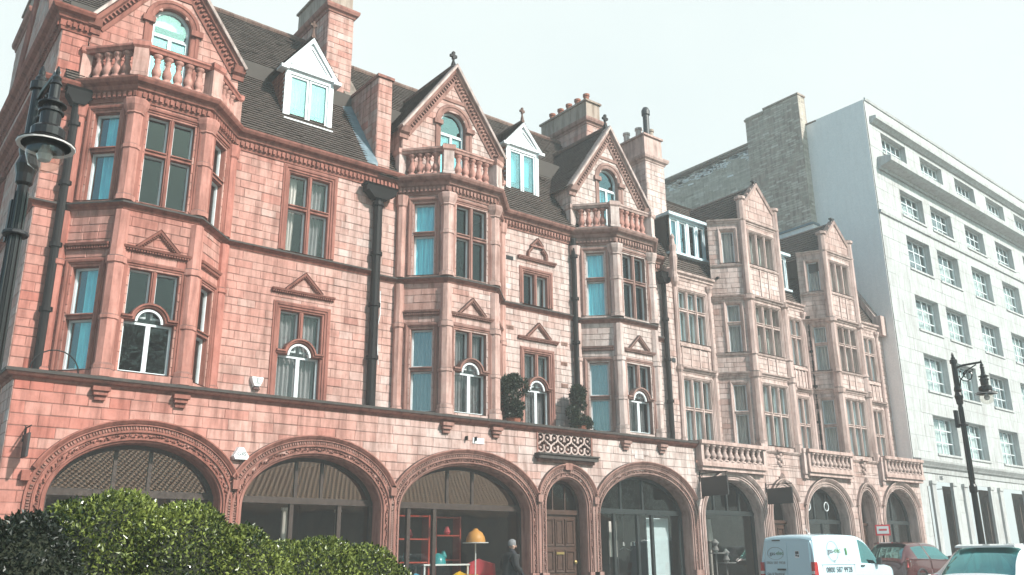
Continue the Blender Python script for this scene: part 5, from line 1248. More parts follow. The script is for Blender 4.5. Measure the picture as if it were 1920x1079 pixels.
# ================================================================== vehicles
def cr(p0, p1, p2, p3, t):
    return .5*((2*p1)+(-p0+p2)*t+(2*p0-5*p1+4*p2-p3)*t*t+(-p0+3*p1-3*p2+p3)*t*t*t)
def dens(pts, k):
    n = len(pts); res = []
    for i in range(n-1):
        p0, p1, p2, p3 = pts[max(0, i-1)], pts[i], pts[i+1], pts[min(n-1, i+2)]
        for j in range(k): res.append(cr(p0, p1, p2, p3, j/k))
    res.append(pts[-1]); return res
def loft(t, stations, label_fn, mats, K=4):
    """stations: list of half sections (list of Vector x,y>=0,z, same length); label_fn(i,j,side)->part name"""
    secs = [dens([Vector(p) for p in s], K) for s in stations]
    cols = [dens([s[j] for s in secs], K) for j in range(len(secs[0]))]
    parts = {}
    for side in (1, -1):
        for j in range(len(cols)-1):
            for i in range(len(cols[0])-1):
                nm = label_fn(i//K, j//K, side); mb = parts.setdefault(nm, MB())
                q = [cols[j][i], cols[j][i+1], cols[j+1][i+1], cols[j+1][i]]; q = [Vector((p.x, max(p.y, 0)*side, p.z)) for p in q]
                mb.face(q if side < 0 else q[::-1])
    first = MB()
    e = [c[0] for c in cols]; first.face([Vector((p.x, p.y, p.z)) for p in e]+[Vector((p.x, -p.y, p.z)) for p in e[::-1]])
    e = [c[-1] for c in cols]; first.face(([Vector((p.x, p.y, p.z)) for p in e]+[Vector((p.x, -p.y, p.z)) for p in e[::-1]])[::-1])
    parts['body'].v, parts['body'].f, parts['body'].t = parts['body'].v+first.v, parts['body'].f+[tuple(a+len(parts['body'].v) for a in f) for f in first.f], parts['body'].t+first.t
    objs = {}
    for nm, mb in parts.items():
        base = nm.split('#')[0]; o = mb.build(base, mats.get(base, mats['body']), t); fix_normals(o)
        for p in o.data.polygons: p.use_smooth = len(p.vertices) == 4
        objs[nm] = o
    return objs
def wheel(t, x, y, r, w_, s):
    m = MB(); ax = (0, s, 0); c = (x, y, r)
    m.lathe(c, [(r*.62, -w_/2), (r*.95, -w_/2), (r, -w_*.3), (r, w_*.3), (r*.95, w_/2), (r*.64, w_/2), (r*.62, w_*.35)], 24, ax=ax); o = m.build('wheel', 'tyre', t)
    m = MB(); m.lathe(c, [(r*.63, w_*.3), (r*.58, w_*.42), (r*.5, w_*.3), (r*.2, w_*.36), (r*.16, w_*.44), (.001, w_*.44)], 20, ax=ax); m.build('rim', 'rim', o)
def veh_section(x, zs, zb, zr, yb, yr, zw=None, x_up=None):
    """sill, bulge, belt, window foot, window head, roof edge, roof centre"""
    xu = x if x_up is None else x_up
    return [(x, yb*.94, zs), (x, yb, zs+(zb-zs)*.45), (x, yb*.985, zb), (x+(xu-x)*.1, yb*.97, zb+.03), (x+(xu-x)*.85, yr+.05, zr-.10), (xu, yr-.05, zr-.015), (xu, yr*.55, zr+.02), (xu, 0, zr+.03)]
# --- small white van seen from behind, parked at the far kerb
van = thing('parked_van', 'small white gas and electric tradesman van parked facing right at the far kerb', 'van', (22.35, -3.22, gz(23)-.12))
V_ = [veh_section(.06, .30, 1.05, 1.74, .86, .72), veh_section(.0, .32, 1.05, 1.72, .90, .74, x_up=.10), veh_section(.12, .28, 1.06, 1.83, .91, .77, x_up=.22), veh_section(.9, .24, 1.06, 1.87, .91, .78), veh_section(1.75, .22, 1.06, 1.87, .91, .78), veh_section(2.35, .22, 1.05, 1.84, .91, .76),
      veh_section(2.85, .22, 1.03, 1.70, .91, .72), veh_section(3.35, .22, 1.0, 1.36, .90, .70), veh_section(3.62, .24, .97, 1.10, .89, .72), veh_section(4.0, .26, .90, .98, .86, .66), veh_section(4.3, .30, .72, .78, .74, .5), veh_section(4.38, .36, .6, .64, .6, .4)]
def van_lab(i, j, s):
    if 4 <= i <= 7 and j == 3 and i >= 5: return 'door_window#%d' % s
    if 6 <= i <= 7 and j in (5, 6): return 'windscreen'
    return 'body'
vo = loft(van, V_, van_lab, {'body': 'van_white', 'door_window': 'car_glass', 'windscreen': 'car_glass'})
for y, x in ((.80, .78), (-.80, .78), (.80, 3.55), (-.80, 3.55)): wheel(van, x, y, .31, .2, 1 if y > 0 else -1)
def vbox(name, mat, parent, *b, label=None):
    m = MB(); m.box(*b); return m.build(name, mat, parent, label=label)
for s in (-1, 1):
    m = MB(); y = s*.845
    m.hexa([(-.04, y-.055, .72), (.10, y-.055+s*.03, .72), (.10, y+.055+s*.03, .72), (-.04, y+.055, .72), (-.02, y-.055, 1.12), (.10, y-.05+s*.02, 1.12), (.10, y+.05+s*.03, 1.12), (-.02, y+.05, 1.12)]); tl = m.build('tail_light', 'red_lens', van)
    vbox('lens', 'clear_lens', tl, -.045, .05, y-.05, y+.05, .80, .88)
m = MB()     # rear doors, a shade proud, with a gap between them
for s in (-1, 1):
    a, b = sorted((s*.008, s*.76)); m.hexa([(-.025, a, .42), (.0, a, .42), (.0, b, .42), (-.025, b, .42), (.045, a+(.0 if s > 0 else .05), 1.66), (.08, a, 1.66), (.08, b, 1.66), (.045, b-(.05 if s > 0 else 0), 1.66)])
rd_ = m.build('rear_door', 'van_white', van)
def on_rear(y, z, off=.004): x = -.025+(z-.42)/(1.66-.42)*.07-off; return Matrix(((0, 0, -1, x), (-1, 0, 0, y), (0, 1, 0, z), (0, 0, 0, 1)))
def on_side(x, z, off=.004): return Matrix(((1, 0, 0, x), (0, 0, -1, -.905-off), (0, 1, 0, z), (0, 0, 0, 1)))
def ring_on(mt, rx, rz, name, mat, parent, r=.006, tail=False):
    m = MB(); pts = [mt @ Vector((rx*math.cos(t*PI/14), rz*math.sin(t*PI/14), 0)) for t in range(28)]; m.tube(pts, r, 5, closed=True)
    if tail: m.tube([mt @ Vector(p) for p in ((.06, -rz, 0), (.02, -rz*1.22, 0), (-.02, -rz*.99, 0))], r, 5)
    return m.build(name, mat, parent)
# the upper side panel leans in, so the print sits on a thin board that follows it
def panel_mtx(x, z):
    # slope of the panel between belt (y .885,z 1.09) and window head (y .83,z 1.77)
    y0, z0, y1, z1 = .886, 1.09, .835, 1.77; dy, dz = y1-y0, z1-z0; l = math.hypot(dy, dz); up = Vector((0, -dy/l, dz/l)); up = Vector((0, -(dy)/l, dz/l))
    n = Vector((0, -dz/l, -dy/l)); y = -(y0+(z-z0)/(z1-z0)*dy)
    up = Vector((0, -dy/l, dz/l)); return Matrix(((1, up.x, n.x, x), (0, up.y, n.y, y-.022), (0, up.z, n.z, z), (0, 0, 0, 1)))
pm = panel_mtx(.95, 1.42); ring_on(pm, .27, .27, 'logo_ring', 'print_grey', van, tail=True)
text_mesh('gas-', .20, 'print_dark', 'lettering', van, panel_mtx(.86, 1.42)); text_mesh('elec', .20, 'print_green', 'lettering', van, panel_mtx(1.18, 1.43)); text_mesh('24 hour service', .05, 'print_grey', 'lettering', van, panel_mtx(.92, 1.31)) if False else None
text_mesh('0800 587 9928', .215, 'print_dark', 'lettering', van, on_side(1.15, .90, .012))
text_mesh('The essential', .075, 'print_grey', 'lettering', van, on_side(2.75, .82, .012)) if False else None
m = MB(); q = panel_mtx(1.62, 1.40); m.face([q @ Vector(p) for p in ((-.03, -.09, 0), (.04, -.10, 0), (.03, .09, 0), (-.05, .10, 0))]); m.build('sticker', 'print_green', van)
m = MB(); q = panel_mtx(1.70, 1.17); m.face([q @ Vector(p) for p in ((-.03, -.02, 0), (.03, -.02, 0), (.03, -.01, 0), (-.02, -.01, 0), (-.02, .03, 0), (-.03, .03, 0))]); m.build('sticker', 'print_dark', van)
rm = on_rear(.38, 1.36, .006); ring_on(rm, .27, .17, 'logo_ring', 'print_grey', rd_)
text_mesh('gas-', .15, 'print_dark', 'lettering', rd_, on_rear(.46, 1.36, .008)); text_mesh('elec', .15, 'print_green', 'lettering', rd_, on_rear(.23, 1.365, .008))
text_mesh('0800 587 9928', .105, 'print_grey', 'lettering', rd_, on_rear(.38, 1.10, .008)); text_mesh('Gas & Electrical', .09, 'print_dark', 'lettering', rd_, on_rear(.40, .80, .008))
m = MB(); q = on_rear(-.34, 1.32, .005); m.face([q @ Vector(p) for p in ((-.07, -.10, 0), (.07, -.10, 0), (.07, .10, 0), (-.07, .10, 0))]); m.build('sticker', 'white_plastic', rd_)
m = MB(); q = on_rear(-.34, 1.335, .008)
for (a, b, c_, d) in ((-.055, .055, 0., .075), (-.055, -.0, -.06, -.01), (.01, .055, -.075, -.02)): m.face([q @ Vector(p) for p in ((a, c_, 0), (b, c_, 0), (b, d, 0), (a, d, 0))])
m.build('sticker_print', 'print_dark', rd_)
vbox('door_handle', 'dark_trim', rd_, -.06, .01, .05, .30, .90, .945); vbox('brake_light', 'dark_trim', rd_, .035, .09, .22, .48, 1.70, 1.73)
vbox('door_handle', 'dark_trim', van, 2.28, 2.45, -.935, -.90, .98, 1.02)
for k in (.35, 1.95):
    m = MB(); m.box(k, k+.004, -.908, -.9, .45, 1.04); m.build('door_gap', 'print_grey', van)
m = MB(); m.box(.3, 2.0, -.912, -.904, 1.045, 1.053); m.build('side_rail', 'print_grey', van)
vbox('rear_bumper', 'dark_trim', van, -.10, .25, -.84, .84, .30, .46); vbox('number_plate', 'plate_yellow', van, -.112, -.10, -.26, .26, .33, .44)
m = MB(); m.hexa([(3.10, -1.06, 1.02), (3.22, -1.04, 1.02), (3.22, -.90, 1.04), (3.12, -.90, 1.04), (3.08, -1.07, 1.24), (3.2, -1.05, 1.24), (3.2, -.90, 1.18), (3.12, -.90, 1.18)]); m.build('door_mirror', 'dark_trim', van)
m = MB(); m.tube([(1.2, 0, 1.90), (1.05, 0, 2.05)], .008, 5); m.lathe((1.2, 0, 1.87), [(.05, 0), (.03, .05), (.01, .06)], 8); m.build('aerial', 'white_plastic', van)
# --- hatchbacks
def hatchback(label, loc, rz, mat, sc=(1, 1, 1), white=False):
    t = thing('parked_car', label, 'car', loc, rz, 'cars in the street')
    S = [veh_section(.02, .38, .70, .74, .62, .45), veh_section(.0, .36, .86, .90, .78, .6), veh_section(.10, .30, .93, .98, .86, .66), veh_section(.34, .26, .95, 1.22, .89, .60, x_up=.36), veh_section(.62, .24, .95, 1.41, .90, .58, x_up=.68),
         veh_section(1.35, .22, .94, 1.46, .90, .58), veh_section(1.45, .22, .94, 1.46, .90, .58), veh_section(2.2, .22, .92, 1.43, .90, .57), veh_section(2.55, .22, .92, 1.34, .90, .56), veh_section(3.05, .23, .91, 1.05, .89, .60), veh_section(3.3, .25, .88, .93, .87, .6), veh_section(3.9, .28, .76, .80, .82, .55), veh_section(4.2, .32, .58, .62, .70, .4), veh_section(4.26, .38, .5, .53, .55, .3)]
    S = [[(p[0]*sc[0], p[1]*sc[1], p[2]*sc[2]) for p in s] for s in S]
    def lab(i, j, s):
        if 2 <= i <= 3 and j in (5, 6): return 'rear_window'
        if 4 <= i <= 8 and j == 3 and i != 5: return 'side_window#%d%d' % (s, i > 5)
        if 8 <= i <= 8 and j in (5, 6): return 'windscreen'
        return 'body'
    o = loft(t, S, lab, {'body': mat, 'side_window': 'car_glass', 'rear_window': 'car_glass', 'windscreen': 'car_glass'})
    X, Y, Z = sc
    for x in (.75, 3.3):
        for s in (-1, 1):
            wheel(t, x*X, s*.80*Y, .315*Z, .2, s)
            m = MB(); m.tube([(x*X+.36*Z*math.cos(a*PI/10), s*.905*Y, .315*Z+.36*Z*math.sin(a*PI/10)) for a in range(11)], .03, 6); m.build('wheel_arch', 'dark_trim' if not white else mat, t)
    for s in (-1, 1):
        m = MB(); y = s*.76*Y; m.hexa([(.0, y-.09, .72*Z), (.3, y+s*.10, .74*Z), (.3, y+s*.125, .74*Z), (.0, y+s*.06, .72*Z), (.10*X, y-.09-s*.02, .98*Z), (.42*X, y+s*.06, .97*Z), (.42*X, y+s*.085, .97*Z), (.10*X, y+s*.02, .98*Z)]); m.build('tail_light', 'red_lens', t)
        m = MB(); m.hexa([(2.55*X, s*.90*Y, .94*Z), (2.68*X, s*.90*Y, .94*Z), (2.66*X, s*1.06*Y, .95*Z), (2.56*X, s*1.06*Y, .95*Z), (2.55*X, s*.88*Y, 1.05*Z), (2.66*X, s*.88*Y, 1.05*Z), (2.64*X, s*1.06*Y, 1.07*Z), (2.56*X, s*1.06*Y, 1.07*Z)]); m.build('door_mirror', mat, t)
    vbox('number_plate', 'plate_yellow', t, .005*X, .035, -.26, .26, .66*Z, .77*Z)
    vbox('bumper', 'dark_trim', t, -.03, .2, -.72*Y, .72*Y, .34*Z, .46*Z)
    m = MB(); m.hexa([(.50*X, -.5*Y, 1.425*Z), (.72*X, -.54*Y, 1.455*Z), (.72*X, .54*Y, 1.455*Z), (.50*X, .5*Y, 1.425*Z), (.50*X, -.5*Y, 1.455*Z), (.72*X, -.54*Y, 1.485*Z), (.72*X, .54*Y, 1.485*Z), (.50*X, .5*Y, 1.455*Z)]); m.build('spoiler', mat, t)
    m = MB(); m.tube([(.05*X+.07*X, -.2, .985*Z), (.16*X, .12, 1.04*Z)], .01, 5); m.build('wiper', 'dark_trim', t)
    return t
hatchback('dark red hatchback parked ahead of the white van', (27.55, -3.1, gz(29)-.12), 0, 'car_red', (1, 1, 1.02))
t = hatchback('white car with large teal tinted rear window in the near right corner', (16.25, -11.3, -.04), math.radians(-2), 'car_white', (1.0, 1.06, 1.03), True)
hatchback('small white car parked far along the street in front of the white office building', (33.2, -9.3, gz(33)-.12), math.radians(4), 'car_white', (.95, .95, .98))
# small red and white no-entry style sign on a post beyond the van
t = thing('street_sign', 'small white sign with red border on a thin post beyond the van', 'sign', (29.6, -2.1, gz(29.6)))
m = MB(); m.lathe((0, 0, 0), [(.03, 0), (.03, 2.0)], 8); m.build('post', 'black_iron', t)
Fs = Fr(0, 0, math.radians(-60)); m = MB(); Fs.box(m, -.24, .24, 1.62, 1.98, .03, .045); b_ = m.build('board', 'print_red', t); m = MB(); Fs.box(m, -.19, .19, 1.68, 1.93, .045, .05); m.build('panel', 'white_plastic', b_); m = MB(); Fs.box(m, -.13, .13, 1.78, 1.84, .05, .053); m.build('print', 'print_red', b_)
# ================================================================== person
def skin_mesh(name, pts, edges, radii, mat, parent, sub=2, root=0):
    me = bpy.data.meshes.new(name); me.from_pydata(pts, edges, []); o = bpy.data.objects.new(name, me); COL.objects.link(o)
    md = o.modifiers.new('s', 'SKIN'); o.modifiers.new('b', 'SUBSURF').levels = sub
    md.use_smooth_shade = True
    for i, v in enumerate(me.skin_vertices[0].data): v.radius = radii[i] if isinstance(radii[i], tuple) else (radii[i], radii[i]); v.use_root = (i == root)
    dg = bpy.context.evaluated_depsgraph_get(); m2 = bpy.data.meshes.new_from_object(o.evaluated_get(dg)); bpy.data.objects.remove(o)
    m2.materials.clear(); m2.materials.append(M[mat]); o = bpy.data.objects.new(name, m2); COL.objects.link(o); o.parent = parent
    for p in m2.polygons: p.use_smooth = True
    return o
per = thing('person', 'person with grey hair in a long black coat walking right past the third shop arch', 'person', (13.62, -1.62, .0), math.radians(-8))
# local: +x = walking direction, y = left
B = [(0, 0, .93), (.01, 0, 1.10), (.02, 0, 1.28), (.03, 0, 1.42), (.05, 0, 1.50), (.07, 0, 1.56),
     (0, .10, .90), (.16, .10, .50), (.12, .10, .09), (.24, .10, .035), (0, -.10, .90), (-.06, -.10, .50), (-.30, -.10, .16), (-.22, -.10, .05),
     (.03, .19, 1.39), (-.04, .25, 1.12), (.12, .26, .92), (.16, .26, .86), (.03, -.19, 1.39), (.02, -.25, 1.12), (.20, -.24, .97), (.24, -.24, .93)]
E_ = [(0, 1), (1, 2), (2, 3), (3, 4), (4, 5), (0, 6), (6, 7), (7, 8), (8, 9), (0, 10), (10, 11), (11, 12), (12, 13), (3, 14), (14, 15), (15, 16), (16, 17), (3, 18), (18, 19), (19, 20), (20, 21)]
R_ = [(.15, .12), (.15, .12), (.17, .12), (.14, .10), .058, .055, .10, .068, .045, .05, .10, .068, .045, .05, .075, .052, .038, .035, .075, .052, .038, .035]
body = skin_mesh('body', B, E_, R_, 'trousers', per)
coat = [(0, 0, .62), (0, 0, .80), (0, 0, 1.0), (.01, 0, 1.2), (.02, 0, 1.36), (.035, 0, 1.45), (.03, .20, 1.40), (-.05, .27, 1.12), (.10, .28, .96), (.03, -.20, 1.40), (.01, -.27, 1.12), (.18, -.26, .99)]
skin_mesh('coat', coat, [(0, 1), (1, 2), (2, 3), (3, 4), (4, 5), (4, 6), (6, 7), (7, 8), (4, 9), (9, 10), (10, 11)], [(.25, .20), (.24, .20), (.215, .18), (.225, .18), (.20, .15), (.085, .085), .095, .085, .07, .095, .085, .07], 'coat_black', per)
head = skin_mesh('head', [(.055, 0, 1.50), (.075, 0, 1.575), (.085, 0, 1.65)], [(0, 1), (1, 2)], [.055, (.085, .072), (.092, .078)], 'skin', per)
m = MB(); m.lathe((.175, 0, 1.585), [(.016, -.02), (.014, .01), (.006, .04)], 6); m.build('nose', 'skin', head)
for s in (-1, 1):
    m = MB(); m.lathe((.06, s*.078, 1.60), [(.03, 0), (.028, .012), (.012, .016)], 8, ax=(0, s, 0)); m.build('ear', 'skin', head)
    m = MB(); m.lathe((.158, s*.032, 1.63), [(.012, 0), (.008, .008), (.001, .01)], 6, ax=(1, 0, 0)); m.build('eye', 'print_dark', head)
    hp = Vector((.12 if s > 0 else .20, s*.27, .90)); pts = [tuple(hp), tuple(hp+Vector((.01, 0, -.07)))]; ed = [(0, 1)]; rr = [(.03, .02), (.036, .018)]
    for k in range(4):
        y0 = (k-1.5)*.019; b0 = len(pts); L_ = (.062, .07, .066, .05)[k]
        pts += [(hp.x+.012, hp.y+y0*.0+0, hp.z-.085)] if False else []
        pts += [(hp.x+.01-y0, hp.y, hp.z-.09), (hp.x+.018-y0, hp.y-s*.012, hp.z-.09-L_*.5), (hp.x+.012-y0, hp.y-s*.03, hp.z-.09-L_)]; ed += [(1, b0), (b0, b0+1), (b0+1, b0+2)]; rr += [.0095, .0085, .007]
    b0 = len(pts); pts += [(hp.x+.035, hp.y-s*.01, hp.z-.04), (hp.x+.05, hp.y-s*.02, hp.z-.08)]; ed += [(0, b0), (b0, b0+1)]; rr += [.011, .009]
    skin_mesh('hand', pts, ed, rr, 'skin', per, 1)
m = MB(); rows = []
for i in range(9):
    th = PI*.60*i/8; row = []
    for k in range(18):
        a = 2*PI*k/18; r = .106*math.sin(th)+.001; f = 1.0 if math.cos(a) < .5 else .97
        z = 1.655+.10*math.cos(th)*1.0; x = .075+r*math.cos(a)*1.06*f; y = r*math.sin(a)*.9
        if math.cos(a) > .55 and th > PI*.36: x = .075+.09*math.cos(a)*.9; z = max(z, 1.675)
        if math.cos(a) < .2 and i > 6: z -= .03
        row.append((x, y, z+random.uniform(-.003, .003)))
    rows.append(row)
m.grid(rows, close_u=True); m.build('hair', 'hair_grey', per, smooth=True)
m = MB(); m.lathe((.055, 0, 1.43), [(.10, 0), (.085, .06), (.075, .08)], 14); m.build('collar', 'coat_black', per)
# ================================================================== shop contents behind the third arch and the others
def shelf_unit(x, y, w_, zs, label, lean=1):
    t = thing('shelving_unit', label, 'shelves', (x, y, .03), 0, None); H_ = zs[-1]
    for s in (0, 1): vbox('upright', 'shelf_red', t, s*w_-.02, s*w_+.02, -.02, .3, 0, H_+.03)
    for z in zs: vbox('shelf', 'shelf_red', t, .03, w_-.03, 0, .28, z-.017, z+.017)
    for i, z in enumerate(zs[:-1]):
        m = MB(); m.lathe((w_*.3+.2*i % w_*.5, .12, z+.03), [(.06, 0), (.09, .06), (.05, .16), (.04, .2)], 10); m.build('vase', ('brass', 'teal', 'chair_red')[i % 3], t)
    return t
shelf_unit(11.5, .2, 1.0, (.6, 1.2, 1.75, 2.3), 'red shelving unit behind the left pane of the third shop arch')
shelf_unit(12.9, .5, .75, (.6, 1.25, 1.85, 2.3), 'tall red shelf frame in the middle of the third shop window')
lp = thing('floor_lamp', 'floor lamp with dome-shaped orange shade behind the person', 'lamp', (13.75, -.05, .03))
m = MB(); m.lathe((0, 0, 0), [(.17, 0), (.17, .02), (.02, .04), (.016, 1.82)], 12); m.build('stem', 'white_plastic', lp)
m = MB(); m.lathe((0, 0, 1.68), [(.24, 0), (.25, .02), (.235, .12), (.17, .24), (.08, .29), (.06, .33), (.03, .34)], 18); m.build('lamp_shade', 'lamp_orange', lp, smooth=True)
m = MB(); m.lathe((0, 0, 1.655), [(.33, 0), (.33, .022), (.1, .024)], 18); m.build('shade_rim', 'white_plastic', lp)
tb_ = thing('display_table', 'long white display table in the third shop window', 'table', (12.3, .1, .03)); vbox('table_top', 'white_plastic', tb_, 0, 1.4, 0, .5, 1.12, 1.16)
for x in (.05, 1.35):
    for y in (.05, .45): vbox('leg', 'white_plastic', tb_, x-.02, x+.02, y-.02, y+.02, 0, 1.12)
tl = thing('table_lamp', 'teal glass dome lamp on the white display table', 'lamp', (12.85, .3, 1.19)); m = MB(); m.lathe((0, 0, 0), [(.2, 0), (.19, .1), (.13, .2), (.05, .25), (.02, .26)], 16); m.build('lamp_shade', 'teal', tl, smooth=True); m = MB(); m.lathe((0, 0, 0), [(.06, 0), (.02, .02), (.015, .1)], 10); m.build('base', 'brass', tl)
def armchair(x, y, rz, mat, label, h_=.95):
    t = thing('armchair', label, 'chair', (x, y, .03), rz, None)
    m = MB(); m.lathe((0, 0, .30), [(.30, 0), (.34, .05), (.34, .14), (.28, .17)], 16); m.build('seat', mat, t, smooth=True)
    m = MB(); rows = []
    for i in range(8):
        z = .42+(h_-.42)*i/7; rows.append([((.34+.03*math.sin(i/7*PI))*math.cos(a*PI/12-.0), (.34+.03*math.sin(i/7*PI))*math.sin(a*PI/12), z+(.0 if i < 7 else -.12*abs(math.cos(a*PI/12)))) for a in range(13)])
    m.grid(rows); 
    rows2 = [[(p[0]*.86, p[1]*.86, p[2]) for p in r] for r in rows]; m.grid(rows2); m.grid([rows[-1], rows2[-1]]); m.build('backrest', mat, t, smooth=True)
    for k in range(4): a = PI/4+k*PI/2; mm = MB(); mm.tube([(.2*math.cos(a), .2*math.sin(a), .3), (.28*math.cos(a), .28*math.sin(a), 0)], .018, 6); mm.build('leg', 'brass', t)
    return t
armchair(13.45, -.1, 0, 'chair_yellow', 'bright yellow tub chair in the third shop window nearest the person', .98)
armchair(12.75, -.12, .6, 'chair_yellow', 'yellow chair beside the blue one in the third shop window', .92)
armchair(12.2, -.15, .3, 'sky_blue', 'blue tub chair at the left of the yellow chair', .95)
armchair(14.05, .1, -.4, 'chair_red', 'high-backed red chair behind the person', 1.28)
for k, x in enumerate((8.05, 8.75, 8.9, 10.2)):
    t = thing('display_column', ('short', 'tall pale', 'slim pale', 'far right')[k]+' display post behind the glass of the second shop arch', 'display post', (x, .35+.1*k, .03)); m = MB(); m.lathe((0, 0, 0), [(.06, 0), (.06, 2.35 if k else 1.9), (.09, 2.36 if k else 1.92), (.09, 2.42 if k else 1.97)], 10); m.build('post', 'curtain_cream', t); vbox('foot', 'curtain_cream', t, -.12, .12, -.12, .12, 0, .04)
def screen(F, u0, u1, z0, z1, w_, mat, label, name='display_panel'):  # flat shop display panel, not a hinged screen
    t = thing(name, label, 'display panel', F.p(u0, 0, w_)); t.location.z = 0.03
    m = MB(); m.box(0, u1-u0, 0, .04, z0, z1); m.build('panel', mat, t); m = MB()
    for x in (0, u1-u0): m.box(x-.02, x+.02, -.01, .05, 0, z1+.02)
    m.build('frame', 'dark_trim', t); return t
screen(FG, 19.85, 20.85, .5, 2.4, -.75, 'blue_white_paint', 'pale blue tall display panel behind the right pane of the fourth shop arch')
screen(FG, 18.75, 19.1, 1.3, 2.3, -1.2, 'curtain_cream', 'narrow pale display panel in the middle of the fourth shop arch')
t = thing('chandelier', 'dark chandelier hanging inside the fourth shop arch', 'lamp', (19.5, .4, 1.5)); m = MB(); m.tube([(0, 0, .3), (0, 0, 2.2)], .015, 6)
for k in range(8): a = k*PI/4; m.tube([(0, 0, .1), (.2*math.cos(a), .2*math.sin(a), 0), (.32*math.cos(a), .32*math.sin(a), .14)], .014, 6)
m.build('arms', 'black_iron', t); m = MB()
for k in range(8): a = k*PI/4; m.lathe((.32*math.cos(a), .32*math.sin(a), .14), [(.025, 0), (.02, .09), (.004, .11)], 8)
m.build('candles', 'white_plastic', t)
for k, (x, z, w_) in enumerate(((22.4, .9, .5), (23.2, 1.25, .55), (23.7, .95, .5))):
    t = thing('display_stand', ('low stand', 'tall stand', 'right hand stand')[k]+' with pale objects in the window of the first pale arch', 'display stand', (x, .0, .15)); m = MB(); m.lathe((0, 0, 0), [(.2, 0), (.03, .04), (.025, z), (.3, z+.01), (.3, z+.04)], 14); m.build('stand', 'curtain_grey', t)
    m = MB(); m.lathe((0, 0, z+.04), [(.05, 0), (.11, .08), (.06, .2), (.12, .3), (.02, .42)], 12); m.build('ornament', 'curtain_grey', t)
for k, x in enumerate((22.75, 23.35, 23.8)):
    t = thing('column_lamp', ('left', 'middle', 'right')[k]+'most of the tall pale column lamps in the first pale arch', 'lamp', (x, .7, .15)); m = MB(); m.lathe((0, 0, 0), [(.15, 0), (.15, .05), (.05, .08), (.05, 1.6), (.12, 1.65), (.07, 2.35)], 12); m.build('column', 'curtain_cream', t); vbox('plinth', 'dark_trim', t, -.18, .18, -.18, .18, -.01, .0)
# ================================================================== clipped evergreen bushes in the garden
def hedge(label, blobs, n, seed, size=.0255, dark=0.):
    random.seed(seed); cx = sum(b[0].x for b in blobs)/len(blobs); cy = sum(b[0].y for b in blobs)/len(blobs)
    t = thing('evergreen_bush', label, 'bush', (cx, cy, 0), 0, 'clipped evergreen bushes in the garden'); o = Vector((cx, cy, 0))
    core = MB()
    for c, rx, ry, rz in blobs:
        c = c-o; rows = [[(c.x+rx*.90*math.sin(a*PI/10)*math.cos(b*PI/8), c.y+ry*.90*math.sin(a*PI/10)*math.sin(b*PI/8), max(0.02, c.z+rz*.91*math.cos(a*PI/10))) for b in range(16)] for a in range(11)]
        core.grid(rows, close_u=True)
    core.build('inner_growth', 'twigs', t)
    pts = []; areas = [b[1]*b[3] for b in blobs]; camv = Vector((0, CAM_Y, CAM_Z))-o
    while len(pts) < n:
        c, rx, ry, rz = random.choices(blobs, areas)[0]; d = Vector((random.gauss(0, 1), random.gauss(0, 1), random.gauss(0, 1))).normalized()
        if d.y > .55: continue
        s = random.choice((1, 1, 1, .95, .9))+random.gauss(0, .014)+.025*math.sin(d.x*9+d.z*7)+.02*math.sin(d.z*17-d.x*5)
        p = c-o+Vector((d.x*rx, d.y*ry, d.z*rz))*s
        if p.z < .15: continue
        inside = any(((p+o-b[0]).x/b[1])**2+((p+o-b[0]).y/b[2])**2+((p+o-b[0]).z/b[3])**2 < .80 for b in blobs if b[0] is not c)
        if inside: continue
        pts.append((p, Vector((d.x/rx, d.y/ry, d.z/rz)).normalized()))
    m = MB(); ph = random.random()*6
    leaves(m, pts, size, tone=lambda p: clamp(.34-dark+.24*math.sin(p.x*5+ph)*math.sin(p.z*6+1)+random.gauss(0, .3)), aspect=.55); m.build('foliage', 'dark_leaf' if dark else 'hedge_leaf', t, kind='stuff')
    m = MB()
    for k in range(6): a = k; m.tube([(0, 0, 0), (.2*math.cos(a), .2*math.sin(a), .4), (.45*math.cos(a), .45*math.sin(a), .9)], [.05, .035, .015], 6)
    m.build('trunk', 'bark', t)
def blob(x, ytop, rng, rx, rz, ry=None):
    p = at_range(x, ytop, rng); return (Vector((p.x, p.y, p.z-rz)), rx, ry or rx*.9, rz)
hedge('big rounded evergreen bush in front of the first arch', [blob(205, 926, 6.3, .62, .75), blob(330, 948, 6.3, .62, .7), blob(432, 990, 6.3, .52, .65), blob(120, 962, 6.3, .45, .6)], 54000, 31)
hedge('low rounded evergreen bush in front of the second arch', [blob(590, 1012, 6.9, .58, .6), blob(672, 1026, 6.9, .52, .6), blob(520, 1018, 7.0, .45, .6)], 36000, 32)
hedge('evergreen bush at the left edge, shade put into its leaf colour', [blob(45, 966, 5.3, .36, .55), blob(-60, 985, 5.3, .42, .55)], 18000, 33, dark=.4)  # the shade over this bush is painted as darker leaves
random.seed(77)
